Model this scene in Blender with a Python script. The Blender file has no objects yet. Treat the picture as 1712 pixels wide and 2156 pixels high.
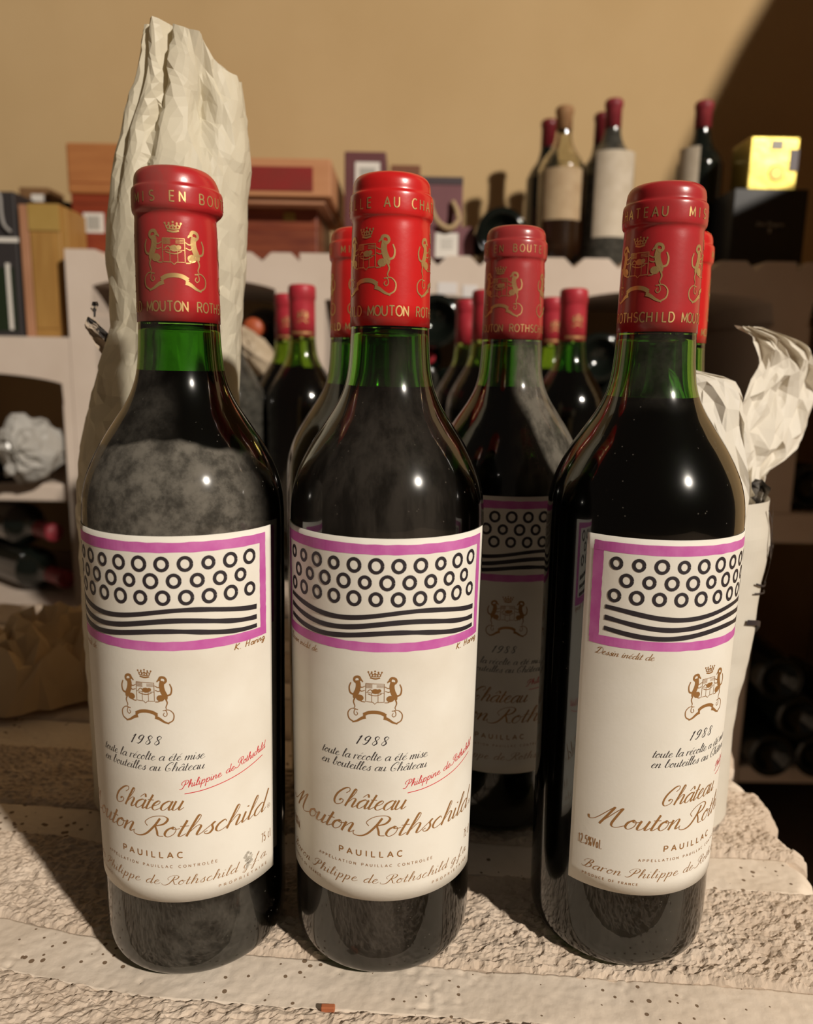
import bpy, bmesh, math, random
import numpy as np
from mathutils import Matrix, Vector
from mathutils.geometry import delaunay_2d_cdt

random.seed(7)
SC = bpy.context.scene
COL = SC.collection
PI = math.pi

# ---------------------------------------------------------------- camera
IW, IH, FPX = 1712.0, 2156.0, 1617.0
PITCH, ROLL, CAMH = 0.18317, 0.0183, 0.23207
FW = np.array([0, math.cos(PITCH), -math.sin(PITCH)])
UP = np.array([0, math.sin(PITCH), math.cos(PITCH)])
RT = np.array([1.0, 0, 0])
CAM0 = np.array([0, 0, CAMH])
cr, sr = math.cos(ROLL), math.sin(ROLL)
cam_r = RT * cr + UP * sr
cam_u = UP * cr - RT * sr
cd = bpy.data.cameras.new('camera')
cam = bpy.data.objects.new('camera', cd); COL.objects.link(cam)
m = Matrix.Identity(4)
for i in range(3):
    m[i][0] = cam_r[i]; m[i][1] = cam_u[i]; m[i][2] = -FW[i]; m[i][3] = CAM0[i]
cam.matrix_world = m
cd.sensor_fit = 'VERTICAL'; cd.sensor_height = 36.0; cd.lens = FPX / IH * 36.0
cd.clip_start = 0.01; cd.clip_end = 50
cd.dof.use_dof = True; cd.dof.focus_distance = 0.295; cd.dof.aperture_fstop = 9.0
SC.camera = cam

# ---------------------------------------------------------------- light
world = bpy.data.worlds.new('cellar_air'); SC.world = world; world.use_nodes = True
bg = world.node_tree.nodes['Background']
bg.inputs[0].default_value = (1.0, 0.80, 0.62, 1); bg.inputs[1].default_value = 0.045
ld = bpy.data.lights.new('cellar_lamp', 'POINT')
ld.energy = 1120; ld.color = (1.0, 0.905, 0.785); ld.shadow_soft_size = 0.10
lamp = bpy.data.objects.new('cellar_lamp', ld); COL.objects.link(lamp)
lamp.location = (2.75, -2.7, 2.68)
SC.view_settings.view_transform = 'Standard'
SC.view_settings.look = 'None'
SC.view_settings.gamma = 1.0
SC.view_settings.use_curve_mapping = False
SC.view_settings.exposure = 0.0
try:
    SC.cycles.use_denoising = True
    SC.cycles.transmission_bounces = 10
    SC.cycles.max_bounces = 14
    SC.cycles.sample_clamp_indirect = 4.0
except Exception:
    pass

# ---------------------------------------------------------------- pixel to place
def P(px, py, Y=None, z=None):
    X = px - IW / 2; Yp = py - IH / 2
    u = cr * X + sr * Yp; w = -sr * X + cr * Yp
    d = FW + RT * u / FPX - UP * w / FPX
    t = (z - CAMH) / d[2] if z is not None else Y / d[1]
    return CAM0 + d * t

# ---------------------------------------------------------------- noise
def hsh(ix, iy, s):
    n = np.sin(ix * 127.1 + iy * 311.7 + s * 74.7) * 43758.5453
    return n - np.floor(n)
def vnoise(x, y, s=0):
    x = np.asarray(x, float); y = np.asarray(y, float)
    ix = np.floor(x); iy = np.floor(y); fx = x - ix; fy = y - iy
    fx = fx * fx * (3 - 2 * fx); fy = fy * fy * (3 - 2 * fy)
    a = hsh(ix, iy, s); b = hsh(ix + 1, iy, s); c = hsh(ix, iy + 1, s); d = hsh(ix + 1, iy + 1, s)
    return a + (b - a) * fx + (c - a) * fy + (a - b - c + d) * fx * fy
def fbm(x, y, s=0, o=4):
    r = 0; a = 0.5; f = 1.0
    for k in range(o):
        r = r + a * vnoise(x * f, y * f, s + k * 3.1); a *= 0.5; f *= 2.03
    return r
def tri(x):
    return np.abs((x - np.floor(x)) * 2 - 1)
def facet(u, v, s=0):
    """flat triangular facets with sharp creases: random heights on a jittered triangle lattice"""
    x = u + 0.35 * (vnoise(u * .7, v * .7, s + 3) - .5); y = v + 0.35 * (vnoise(u * .7 + 9, v * .7, s + 4) - .5)
    x = x - y * 0.5
    ix = np.floor(x); iy = np.floor(y); fx = x - ix; fy = y - iy
    a = hsh(ix, iy, s); b = hsh(ix + 1, iy, s); c = hsh(ix, iy + 1, s); d = hsh(ix + 1, iy + 1, s)
    return np.where(fx >= fy, a + (b - a) * fx + (d - b) * fy, a + (d - c) * fx + (c - a) * fy) - .5
def crumple(u, v, seed=0, n=6, f0=20.0, f1=140.0):
    """crumpled paper, u and v in metres, result about -1..1"""
    rs = np.random.RandomState(seed); h = 0
    for k in range(n):
        a = rs.rand() * PI; f = f0 * (f1 / f0) ** (k / (n - 1)); ca, sa = math.cos(a), math.sin(a)
        st = 0.55 + .5 * rs.rand()
        p = (u * ca + v * sa) * f; q = (-u * sa + v * ca) * f * st
        msk = .35 + 1.3 * vnoise(u * f0 * .5 + k * 7, v * f0 * .5, seed + k)
        h = h + 1.9 * (f0 / f) ** .95 * facet(p + rs.rand() * 40, q + rs.rand() * 40, seed + k * 2.3) * (msk if k > 1 else 1)
    return h

# ---------------------------------------------------------------- materials
MATS = {}
def mat(name, col, rough=0.6, metal=0.0, spec=0.5, **kw):
    if name in MATS: return MATS[name]
    M = bpy.data.materials.new(name); M.use_nodes = True
    b = M.node_tree.nodes['Principled BSDF']
    b.inputs['Base Color'].default_value = (*col, 1)
    b.inputs['Roughness'].default_value = rough
    b.inputs['Metallic'].default_value = metal
    b.inputs['Specular IOR Level'].default_value = spec
    for k, v in kw.items():
        b.inputs[k].default_value = v
    MATS[name] = M
    return M
def nodes(M):
    nt = M.node_tree
    def N(t, **kw):
        n = nt.nodes.new(t)
        for k, v in kw.items(): setattr(n, k, v)
        return n
    def L(a, b): nt.links.new(a, b)
    return nt, N, L
def mottled(name, c1, c2, scale=8.0, rough=0.7, detail=6.0, bump=0.0, bscale=60.0, metal=0.0, spec=0.4, lo=0.35, hi=0.65, bdist=0.001, stretch=(1, 1, 1)):
    if name in MATS: return MATS[name]
    M = mat(name, c1, rough, metal, spec)
    nt, N, L = nodes(M); b = nt.nodes['Principled BSDF']
    tc = N('ShaderNodeTexCoord'); mp = N('ShaderNodeMapping'); mp.inputs['Scale'].default_value = stretch
    L(tc.outputs['Object'], mp.inputs[0])
    nz = N('ShaderNodeTexNoise'); nz.inputs['Scale'].default_value = scale; nz.inputs['Detail'].default_value = detail
    L(mp.outputs[0], nz.inputs['Vector'])
    rp = N('ShaderNodeValToRGB'); rp.color_ramp.elements[0].position = lo; rp.color_ramp.elements[1].position = hi
    rp.color_ramp.elements[0].color = (*c1, 1); rp.color_ramp.elements[1].color = (*c2, 1)
    L(nz.outputs['Fac'], rp.inputs[0]); L(rp.outputs[0], b.inputs['Base Color'])
    if bump:
        n2 = N('ShaderNodeTexNoise'); n2.inputs['Scale'].default_value = bscale; n2.inputs['Detail'].default_value = 5
        L(mp.outputs[0], n2.inputs['Vector'])
        bp = N('ShaderNodeBump'); bp.inputs['Strength'].default_value = bump; bp.inputs['Distance'].default_value = bdist
        L(n2.outputs['Fac'], bp.inputs['Height']); L(bp.outputs[0], b.inputs['Normal'])
    return M
def dusty(M, col, amount, zones, nscale=130.0, lo=0.33, hi=0.66, streak=1.0):
    """adds a coat of dust; zones = list of (z0, z1, soft, angle, angle_width) in metres and radians (front = 0, right positive)"""
    nt, N, L = nodes(M)
    out = nt.nodes['Material Output']; b = nt.nodes['Principled BSDF']
    df = N('ShaderNodeBsdfDiffuse'); df.inputs[0].default_value = (*col, 1)
    tc = N('ShaderNodeTexCoord'); sx = N('ShaderNodeSeparateXYZ'); L(tc.outputs['Object'], sx.inputs[0])
    def MA(op, a, b_=None, c=None):
        n = N('ShaderNodeMath', operation=op)
        for i, v in enumerate((a, b_, c)):
            if v is None: continue
            if isinstance(v, (int, float)): n.inputs[i].default_value = v
            else: L(v, n.inputs[i])
        return n.outputs[0]
    def SM(v, a, c):
        n = N('ShaderNodeMapRange', interpolation_type='SMOOTHSTEP')
        L(v, n.inputs[0]); n.inputs[1].default_value = a; n.inputs[2].default_value = c
        return n.outputs[0]
    mp = N('ShaderNodeMapping'); mp.inputs['Scale'].default_value = (1, 1, streak); L(tc.outputs['Object'], mp.inputs[0])
    nz = N('ShaderNodeTexNoise'); nz.inputs['Scale'].default_value = nscale; nz.inputs['Detail'].default_value = 9; nz.inputs['Roughness'].default_value = 0.68
    L(mp.outputs[0], nz.inputs['Vector'])
    n3 = N('ShaderNodeTexNoise'); n3.inputs['Scale'].default_value = 28; n3.inputs['Detail'].default_value = 3
    L(tc.outputs['Object'], n3.inputs['Vector'])
    wob = MA('MULTIPLY', MA('SUBTRACT', n3.outputs['Fac'], 0.5), 0.02)
    ang = MA('ARCTAN2', sx.outputs[0], MA('MULTIPLY', sx.outputs[1], -1.0))
    z = MA('ADD', sx.outputs[2], wob)
    tot = None
    for (z0, z1, soft, a0, aw, k) in zones:
        f = MA('MULTIPLY', SM(z, z0 - soft, z0 + soft), MA('SUBTRACT', 1.0, SM(z, z1 - soft, z1 + soft)))
        if aw:
            da = MA('ABSOLUTE', MA('WRAP', MA('SUBTRACT', ang, a0), PI, -PI))
            f = MA('MULTIPLY', f, MA('SUBTRACT', 1.0, SM(da, aw * 0.6, aw)))
        f = MA('MULTIPLY', f, k)
        tot = f if tot is None else MA('MAXIMUM', tot, f)
    rp = SM(nz.outputs['Fac'], lo, hi)
    fac = MA('MULTIPLY', MA('MULTIPLY', tot, amount), MA('ADD', MA('MULTIPLY', rp, 0.72), 0.28))
    # sparse specks everywhere
    vo = N('ShaderNodeTexVoronoi'); vo.inputs['Scale'].default_value = 330; L(tc.outputs['Object'], vo.inputs['Vector'])
    sp = MA('MULTIPLY', MA('LESS_THAN', vo.outputs['Distance'], 0.09), 0.35)
    fac = MA('MAXIMUM', fac, MA('MULTIPLY', sp, MA('GREATER_THAN', n3.outputs['Fac'], 0.55)))
    mx = N('ShaderNodeMixShader'); L(fac, mx.inputs[0]); L(b.outputs[0], mx.inputs[1]); L(df.outputs[0], mx.inputs[2])
    L(mx.outputs[0], out.inputs[0])
    return M
def glass(name, col, rough=0.02, ior=1.5):
    return mat(name, col, rough, 0, 0.5, **{'Transmission Weight': 1.0, 'IOR': ior, 'Coat Weight': 0.4, 'Coat Roughness': 0.16})

DUST = (0.185, 0.168, 0.14)
GREEN = (0.17, 0.45, 0.07)
G1 = dusty(glass('green_glass_dusty', GREEN, 0.05), DUST, 0.78,
           [(0.150, 0.2065, 0.0014, -0.22, 1.45, 1.0), (0.0, 0.034, 0.006, -0.1, 1.2, 0.36), (0.22, 0.25, 0.01, -0.9, 0.9, 0.22), (0.205, 0.225, 0.006, -0.9, 1.2, 0.25)])
G2 = dusty(glass('green_glass_hazy', GREEN, 0.04), (0.17, 0.145, 0.12), 0.5,
           [(0.165, 0.225, 0.02, -0.4, 1.3, 0.34), (0.0, 0.04, 0.01, -0.45, 0.95, 0.5), (0.21, 0.24, 0.01, 0.5, 0.6, 0.25)], streak=0.25)
G3 = dusty(glass('green_glass_clean', GREEN, 0.03), DUST, 0.3,
           [(0.224, 0.25, 0.006, -0.5, 1.3, 0.45), (0.0, 0.03, 0.01, 0.0, 0.9, 0.25)])
G4 = dusty(glass('green_glass_grimy', GREEN, 0.05), (0.2, 0.18, 0.145), 0.75,
           [(0.18, 0.25, 0.012, 0.75, 0.95, 0.8)], streak=0.4)
G5 = glass('green_glass', GREEN, 0.03)
G6 = glass('olive_glass', (0.42, 0.60, 0.12), 0.03)
GCLEAR = glass('pale_glass', (0.86, 0.85, 0.74), 0.04)
GDARK = mat('dark_bottle_glass', (0.006, 0.008, 0.006), 0.09, 0, 0.6)
GDUSTDARK = dusty(mat('dark_bottle_glass_dusty', (0.01, 0.011, 0.009), 0.12, 0, 0.6), (0.17, 0.155, 0.13), 0.7, [(0.0, 0.3, 0.01, 0, 0, 0.55)])
WINE = mat('wine', (0.006, 0.001, 0.0015), 0.2, 0, 0.05)
SEAT = mat('amber_wine', (0.05, 0.018, 0.006), 0.2, 0, 0.3)

def capsule_mat(name, col, dust_amt, ang):
    M = mottled(name, col, tuple(c * 0.84 for c in col), 70, 0.30, 4, 0.12, 240, 0.0, 0.5, 0.3, 0.75, 0.0005)
    b = M.node_tree.nodes['Principled BSDF']
    b.inputs['Coat Weight'].default_value = 0.35; b.inputs['Coat Roughness'].default_value = 0.16
    if dust_amt:
        dusty(M, (0.15, 0.085, 0.07), dust_amt, [(0.24, 0.302, 0.004, ang, 1.3, 0.9)], 60, 0.25, 0.75, 0.5)
    return M
RED = (0.52, 0.018, 0.020)
CAP1 = capsule_mat('capsule_red_dusty', (0.47, 0.02, 0.024), 0.75, -0.75)
CAP2 = capsule_mat('capsule_red_bright', (0.60, 0.014, 0.014), 0.0, 0)
CAP3 = capsule_mat('capsule_red_clean', (0.48, 0.015, 0.022), 0.35, 0.3)
CAP4 = capsule_mat('capsule_red_dull', (0.44, 0.025, 0.03), 0.4, -0.2)
CAPX = mottled('capsule_rose_red', (0.50, 0.035, 0.055), (0.36, 0.025, 0.035), 60, 0.4)
CAPD = mat('capsule_dark_red', (0.16, 0.012, 0.018), 0.4)
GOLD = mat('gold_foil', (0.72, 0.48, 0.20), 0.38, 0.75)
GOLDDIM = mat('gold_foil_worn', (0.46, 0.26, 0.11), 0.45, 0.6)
PAPER = mottled('label_paper', (0.80, 0.765, 0.69), (0.76, 0.72, 0.635), 45, 0.62, 8, 0.04, 700, 0, 0.3)
PAPER2 = mottled('label_paper_stained', (0.80, 0.765, 0.685), (0.70, 0.65, 0.56), 26, 0.65, 8, 0.04, 700, 0, 0.3, 0.42, 0.72)
INKBR = mat('ink_bronze', (0.36, 0.175, 0.055), 0.45, 0.25)
INKBK = mat('ink_black', (0.022, 0.016, 0.02), 0.6)
INKRED = mat('ink_red', (0.62, 0.03, 0.04), 0.6)
INKPINK = mottled('ink_magenta', (0.52, 0.095, 0.36), (0.60, 0.17, 0.44), 110, 0.6, 6)

# ---------------------------------------------------------------- object helpers
def link(name, me, mt=None, parent=None):
    o = bpy.data.objects.new(name, me); COL.objects.link(o)
    if mt is not None and me is not None and len(me.materials) == 0: me.materials.append(mt)
    if parent is not None: o.parent = parent
    return o
def mesh(name, V, F, smooth=False):
    me = bpy.data.meshes.new(name); me.from_pydata([tuple(map(float, v)) for v in V], [], F); me.update()
    if smooth: me.polygons.foreach_set('use_smooth', [True] * len(me.polygons))
    return me
def thing(name, label, cat, loc=(0, 0, 0), rot=(0, 0, 0), group=None):
    o = bpy.data.objects.new(name, None); COL.objects.link(o)
    o.empty_display_size = 0.05
    o.location = loc; o.rotation_euler = rot
    return tag(o, label, cat, group)
def tag(o, label, cat, group=None):
    o['label'] = label; o['category'] = cat
    if group: o['group'] = group
    return o
def struct(o): o['kind'] = 'structure'; return o
def catmull(pts, n=8, closed=False):
    pts = [np.array(p, float) for p in pts]
    if len(pts) < 3: return [pts[0] + (pts[1] - pts[0]) * k / n for k in range(n + 1)]
    ext = [2 * pts[0] - pts[1]] + pts + [2 * pts[-1] - pts[-2]]
    out = []
    for i in range(1, len(ext) - 2):
        p0, p1, p2, p3 = ext[i - 1:i + 3]
        for k in range(n):
            t = k / n
            out.append(0.5 * ((2 * p1) + (p2 - p0) * t + (2 * p0 - 5 * p1 + 4 * p2 - p3) * t * t + (3 * p1 - p0 - 3 * p2 + p3) * t ** 3))
    out.append(pts[-1])
    return out
def lathe(prof, seg=96, smooth=True, dent=None, name='lathe'):
    V = []; F = []; rows = []
    for (r, z) in prof:
        if r < 1e-6:
            rows.append([len(V)]); V.append((0, 0, z))
        else:
            ids = []
            for k in range(seg):
                a = 2 * PI * k / seg
                rr = r * (dent(a, z) if dent else 1.0)
                ids.append(len(V)); V.append((rr * math.sin(a), -rr * math.cos(a), z))
            rows.append(ids)
    for a, b in zip(rows[:-1], rows[1:]):
        for k in range(seg):
            k2 = (k + 1) % seg
            if len(a) == 1 and len(b) == 1: continue
            if len(a) == 1: F.append((a[0], b[k2], b[k]))
            elif len(b) == 1: F.append((a[k], a[k2], b[0]))
            else: F.append((a[k], a[k2], b[k2], b[k]))
    return mesh(name, V, F, smooth)
def join_meshes(name, parts, smooth=True):
    V = []; F = []
    for me in parts:
        o = len(V)
        V += [tuple(v.co) for v in me.vertices]; F += [tuple(i + o for i in p.vertices) for p in me.polygons]
    return mesh(name, V, F, smooth)
def box_mesh(sx, sy, sz, bev=0.002, name='box', seg=2):
    """box standing on z = 0, centred in x, front face at y = 0 going back"""
    bm = bmesh.new(); bmesh.ops.create_cube(bm, size=1)
    for v in bm.verts: v.co = Vector((v.co.x * sx, (v.co.y + 0.5) * sy, (v.co.z + 0.5) * sz))
    if bev: bmesh.ops.bevel(bm, geom=list(bm.edges), offset=bev, segments=seg, affect='EDGES', profile=0.5)
    me = bpy.data.meshes.new(name); bm.to_mesh(me); bm.free(); return me
def tube(pts, r, seg=10, name='tube', n=6):
    c = catmull(pts, n); V = []; F = []
    rad = r if callable(r) else (lambda t: r)
    for i, p in enumerate(c):
        t = np.array(c[min(i + 1, len(c) - 1)]) - np.array(c[max(i - 1, 0)]); t = t / (np.linalg.norm(t) + 1e-12)
        a = np.array([0, 0, 1.0]) if abs(t[2]) < 0.9 else np.array([1.0, 0, 0])
        x = np.cross(t, a); x /= np.linalg.norm(x); y = np.cross(t, x); rr = rad(i / (len(c) - 1))
        for k in range(seg):
            V.append(p + (x * math.cos(2 * PI * k / seg) + y * math.sin(2 * PI * k / seg)) * rr)
    for i in range(len(c) - 1):
        for k in range(seg):
            k2 = (k + 1) % seg; F.append((i * seg + k, i * seg + k2, (i + 1) * seg + k2, (i + 1) * seg + k))
    F.append(tuple(range(seg))[::-1]); F.append(tuple((len(c) - 1) * seg + k for k in range(seg)))
    return mesh(name, V, F, True)
def grid_mesh(G, closed_u=False, thick=0.0, smooth=False, name='sheet'):
    """G[nv][nu][3] array; a sheet of paper, optionally with thickness"""
    G = np.asarray(G, float); nv, nu = G.shape[:2]
    V = [tuple(p) for p in G.reshape(-1, 3)]; F = []
    for j in range(nv - 1):
        for i in range(nu if closed_u else nu - 1):
            i2 = (i + 1) % nu
            F.append((j * nu + i, j * nu + i2, (j + 1) * nu + i2, (j + 1) * nu + i))
    return mesh(name, V, F, smooth)

def tri_domain(nu, nv, seed, jit=.42):
    """random points over the unit square with straight borders, Delaunay-triangulated: paper facets"""
    rs = np.random.RandomState(seed); pts = []
    for j in range(nv + 1):
        for i in range(nu + 1):
            u = (i + (.5 if j % 2 and 0 < i < nu else 0)) / nu; v = j / nv
            if 0 < i < nu: u += (rs.rand() - .5) * 2 * jit / nu
            if 0 < j < nv: v += (rs.rand() - .5) * 2 * jit / nv
            pts.append((min(max(u, 0), 1), min(max(v, 0), 1)))
    r = delaunay_2d_cdt([Vector((a * nu, b * nv)) for a, b in pts], [], [], 0, 1e-6)
    UV = np.array([(p.x / nu, p.y / nv) for p in r[0]])
    return UV[:, 0], UV[:, 1], [tuple(f) for f in r[2]], rs
def split_facets(U, V, F):
    """each facet into four, midpoints shared, so that creases stay while the sheet can bend"""
    U = list(U); V = list(V); mid = {}; out = []
    def md(a, b):
        k = (min(a, b), max(a, b))
        if k not in mid: mid[k] = len(U); U.append((U[a] + U[b]) / 2); V.append((V[a] + V[b]) / 2)
        return mid[k]
    for a, b, c in F:
        d, e, f = md(a, b), md(b, c), md(c, a); out += [(a, d, f), (d, b, e), (f, e, c), (d, e, f)]
    return np.array(U), np.array(V), out, mid
# ---------------------------------------------------------------- lettering: pen strokes
SCRIPT = {
 'a': (.95, [[(.74, .82), (.5, 1), (.14, .68), (.1, .22), (.32, .0), (.6, .3), (.76, .9)], [(.78, 1.0), (.73, .3), (.82, .02), (1.04, .28)]]),
 'b': (.84, [[(.0, .3), (.3, 1.2), (.42, 1.85), (.3, 2.0), (.2, 1.55), (.13, .4), (.28, .02), (.56, .18), (.68, .68), (.55, .95), (.86, .92)]]),
 'c': (.72, [[(.6, .78), (.45, 1), (.16, .72), (.1, .28), (.3, .0), (.58, .1), (.8, .32)]]),
 'd': (.97, [[(.74, .82), (.5, 1), (.14, .68), (.1, .22), (.32, .0), (.6, .3), (.76, .9)], [(.84, 2.05), (.73, .3), (.82, .02), (1.06, .28)]]),
 'e': (.74, [[(.1, .4), (.42, .58), (.56, .84), (.4, 1), (.15, .7), (.11, .25), (.33, 0), (.6, .1), (.84, .36)]]),
 'f': (.62, [[(.0, .3), (.35, 1.2), (.58, 1.9), (.48, 2.05), (.34, 1.5), (.2, -.3), (.02, -.9), (-.12, -.7), (.1, -.1), (.5, .3)]]),
 'g': (.95, [[(.74, .82), (.5, 1), (.14, .68), (.1, .22), (.32, .0), (.6, .3), (.76, .9)], [(.78, 1.0), (.66, -.3), (.4, -.88), (.14, -.68), (.5, -.15), (1.0, .28)]]),
 'h': (.97, [[(.05, .3), (.36, 1.3), (.44, 1.88), (.3, 2.02), (.22, 1.5), (.1, 0)], [(.13, .3), (.46, .97), (.7, .9), (.66, .2), (.76, .02), (1.0, .28)]]),
 'i': (.42, [[(.13, 1), (.09, .25), (.18, .02), (.42, .28)], [(.16, 1.5), (.19, 1.38)]]),
 'k': (.85, [[(.18, 2.0), (.06, 0)], [(.1, .45), (.55, .95)], [(.2, .6), (.45, .2), (.62, .02), (.88, .28)]]),
 'l': (.46, [[(.02, .3), (.3, 1.2), (.42, 1.85), (.3, 2.02), (.19, 1.5), (.11, .3), (.2, .02), (.46, .28)]]),
 'm': (1.25, [[(.1, 1), (.05, 0)], [(.07, .35), (.36, .98), (.52, .9), (.47, 0)], [(.5, .35), (.8, .98), (.97, .9), (.93, .2), (1.02, .02), (1.26, .28)]]),
 'n': (.86, [[(.1, 1), (.05, 0)], [(.07, .35), (.4, .98), (.58, .9), (.54, .2), (.63, .02), (.88, .28)]]),
 'o': (.8, [[(.4, 1), (.13, .72), (.09, .25), (.33, 0), (.6, .28), (.62, .75), (.42, 1), (.4, .82), (.55, .76), (.82, .84)]]),
 'p': (.84, [[(.16, 1.1), (.05, -.95)], [(.1, .4), (.42, 1.0), (.66, .8), (.6, .22), (.35, .02), (.14, .22)]]),
 'r': (.62, [[(.1, 1.05), (.05, 0)], [(.08, .45), (.3, .9), (.48, 1), (.6, .85)]]),
 's': (.66, [[(.0, .3), (.42, .95), (.5, 1.05), (.4, .8), (.54, .4), (.46, .05), (.25, .0), (.1, .18), (.25, .3)]]),
 't': (.5, [[(.24, 1.62), (.13, .3), (.22, .02), (.5, .28)], [(-.02, 1.05), (.48, 1.05)]]),
 'u': (.9, [[(.1, 1), (.07, .25), (.2, .02), (.46, .25), (.62, .95)], [(.64, 1), (.58, .25), (.68, .02), (.92, .28)]]),
 'v': (.8, [[(.1, 1), (.2, .1), (.32, .02), (.6, .6), (.62, 1)]]),
 ' ': (.62, []), '.': (.35, [[(.08, .16), (.13, .0)]]), '-': (.5, [[(.05, .5), (.42, .5)]]),
 'C': (1.12, [[(.82, 1.45), (1.0, 1.75), (.86, 2.05), (.5, 1.9), (.12, 1.2), (.1, .4), (.4, .0), (.8, .2), (.86, .55), (.66, .68), (.52, .5)]]),
 'M': (1.75, [[(-.75, .62), (-.55, .28), (-.2, .5), (.3, 1.6), (.52, 2.05), (.5, 1.7), (.22, .0)], [(.3, .35), (.85, 1.75), (1.06, 2.05), (1.0, 1.5), (.92, .4), (1.05, .02), (1.35, .0), (1.75, .3)]]),
 'R': (1.35, [[(.75, 1.85), (.62, 1.1), (.35, .25), (.0, -.08), (-.42, -.02), (-.55, .3)], [(.2, 1.0), (-.05, 1.4), (.25, 1.95), (.85, 2.1), (1.22, 1.8), (1.1, 1.3), (.62, 1.05)], [(.66, 1.05), (.9, .55), (1.08, .1), (1.4, .06)]]),
 'P': (1.2, [[(.7, 1.85), (.55, 1.0), (.3, .2), (.0, -.05), (-.3, .1)], [(.15, 1.0), (-.05, 1.4), (.25, 1.95), (.85, 2.08), (1.15, 1.75), (1.02, 1.2), (.6, .95)]]),
 'B': (1.2, [[(.7, 1.85), (.55, 1.0), (.35, .15), (.05, .0), (-.2, .2)], [(.1, 1.1), (-.05, 1.45), (.25, 1.95), (.8, 2.08), (1.05, 1.75), (.9, 1.25), (.55, 1.08), (.95, .95), (1.02, .45), (.75, .02), (.4, .02)]]),
 'D': (1.3, [[(.6, 1.85), (.4, .8), (.2, .1), (-.1, .1), (.1, .3), (.6, .0), (1.15, .5), (1.2, 1.4), (.75, 2.0), (.2, 1.9), (-.05, 1.5)]]),
 'K': (1.1, [[(.4, 2.0), (.15, 0)], [(1.0, 1.9), (.28, .95)], [(.32, 1.0), (.6, .4), (.9, .0)]]),
 'H': (1.3, [[(.35, 2.0), (.1, 0)], [(1.05, 2.0), (.8, 0)], [(.15, 1.0), (1.0, 1.05)]]),
 '1': (.62, [[(.12, 1.55), (.4, 2.0), (.3, 1.2), (.18, 0)]]),
 '9': (.95, [[(.75, 1.65), (.5, 2.0), (.15, 1.6), (.15, 1.1), (.42, .95), (.7, 1.3), (.76, 1.8), (.62, .6), (.3, .0), (.05, .2)]]),
 '8': (.95, [[(.62, 1.75), (.42, 2.0), (.17, 1.7), (.28, 1.25), (.55, .85), (.66, .4), (.38, .0), (.1, .3), (.22, .8), (.55, 1.2), (.72, 1.65), (.6, 1.85)]]),
}
def arc(cx, cy, rx, ry, a0, a1, n=10):
    return [(cx + rx * math.cos(math.radians(a0 + (a1 - a0) * k / n)), cy + ry * math.sin(math.radians(a0 + (a1 - a0) * k / n))) for k in range(n + 1)]
CAPS = {   # polylines, cap height 1
 'A': (.8, [[(.0, 0), (.38, 1), (.76, 0)], [(.14, .34), (.62, .34)]]),
 'B': (.72, [[(.06, 0), (.06, 1), (.35, 1)] + arc(.35, .76, .24, .24, 90, -90) + [(.06, .52), (.38, .52)] + arc(.38, .26, .27, .26, 90, -90) + [(.06, 0)]]),
 'C': (.84, [arc(.44, .5, .4, .5, 50, 310, 18)]),
 'D': (.8, [[(.06, 0), (.06, 1), (.3, 1)] + arc(.3, .5, .42, .5, 90, -90, 14) + [(.06, 0)]]),
 'E': (.66, [[(.58, 1), (.06, 1), (.06, 0), (.58, 0)], [(.06, .52), (.52, .52)]]),
 'F': (.62, [[(.56, 1), (.06, 1), (.06, 0)], [(.06, .52), (.5, .52)]]),
 'H': (.8, [[(.06, 0), (.06, 1)], [(.7, 0), (.7, 1)], [(.06, .52), (.7, .52)]]),
 'I': (.26, [[(.12, 0), (.12, 1)]]),
 'L': (.6, [[(.06, 1), (.06, 0), (.55, 0)]]),
 'M': (.95, [[(.06, 0), (.08, 1), (.46, .15), (.84, 1), (.86, 0)]]),
 'N': (.82, [[(.06, 0), (.06, 1), (.7, 0), (.7, 1)]]),
 'O': (.92, [arc(.45, .5, .4, .5, 0, 360, 22)]),
 'P': (.7, [[(.06, 0), (.06, 1), (.36, 1)] + arc(.36, .74, .26, .26, 90, -90) + [(.06, .48)]]),
 'R': (.74, [[(.06, 0), (.06, 1), (.36, 1)] + arc(.36, .75, .26, .25, 90, -90) + [(.06, .5)], [(.36, .5), (.66, 0)]]),
 'S': (.7, [arc(.36, .75, .27, .25, 40, 270, 10) + arc(.36, .25, .29, .25, 90, -140, 10)]),
 'T': (.7, [[(.33, 0), (.33, 1)], [(.0, 1), (.66, 1)]]),
 'U': (.8, [[(.06, 1), (.06, .34)] + arc(.38, .34, .32, .34, 180, 360, 10) + [(.7, 1)]]),
 'V': (.74, [[(.0, 1), (.34, 0), (.68, 1)]]),
 'G': (.86, [arc(.44, .5, .4, .5, 50, 330, 18) + [(.84, .46), (.5, .46)]]),
 'o': (.56, [arc(.26, .34, .21, .33, 0, 360, 14)]),
 'l': (.22, [[(.1, 0), (.1, 1)]]),
 'c': (.5, [arc(.27, .34, .21, .33, 55, 305, 12)]),
 '1': (.4, [[(.04, .82), (.22, 1), (.22, 0)]]),
 '2': (.6, [arc(.28, .74, .23, .26, 160, -30, 8) + [(.05, 0), (.54, 0)]]),
 '5': (.6, [[(.5, 1), (.12, 1), (.08, .55)] + arc(.27, .32, .24, .31, 110, -150, 12)]),
 '7': (.56, [[(.02, 1), (.5, 1), (.2, 0)]]),
 '%': (.9, [arc(.18, .76, .14, .22, 0, 360, 10), arc(.66, .24, .14, .22, 0, 360, 10), [(.14, 0), (.7, 1)]]),
 '.': (.26, [[(.1, .0), (.1, .08)]]), ' ': (.5, []), '-': (.4, [[(.05, .45), (.35, .45)]]),
}
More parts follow.
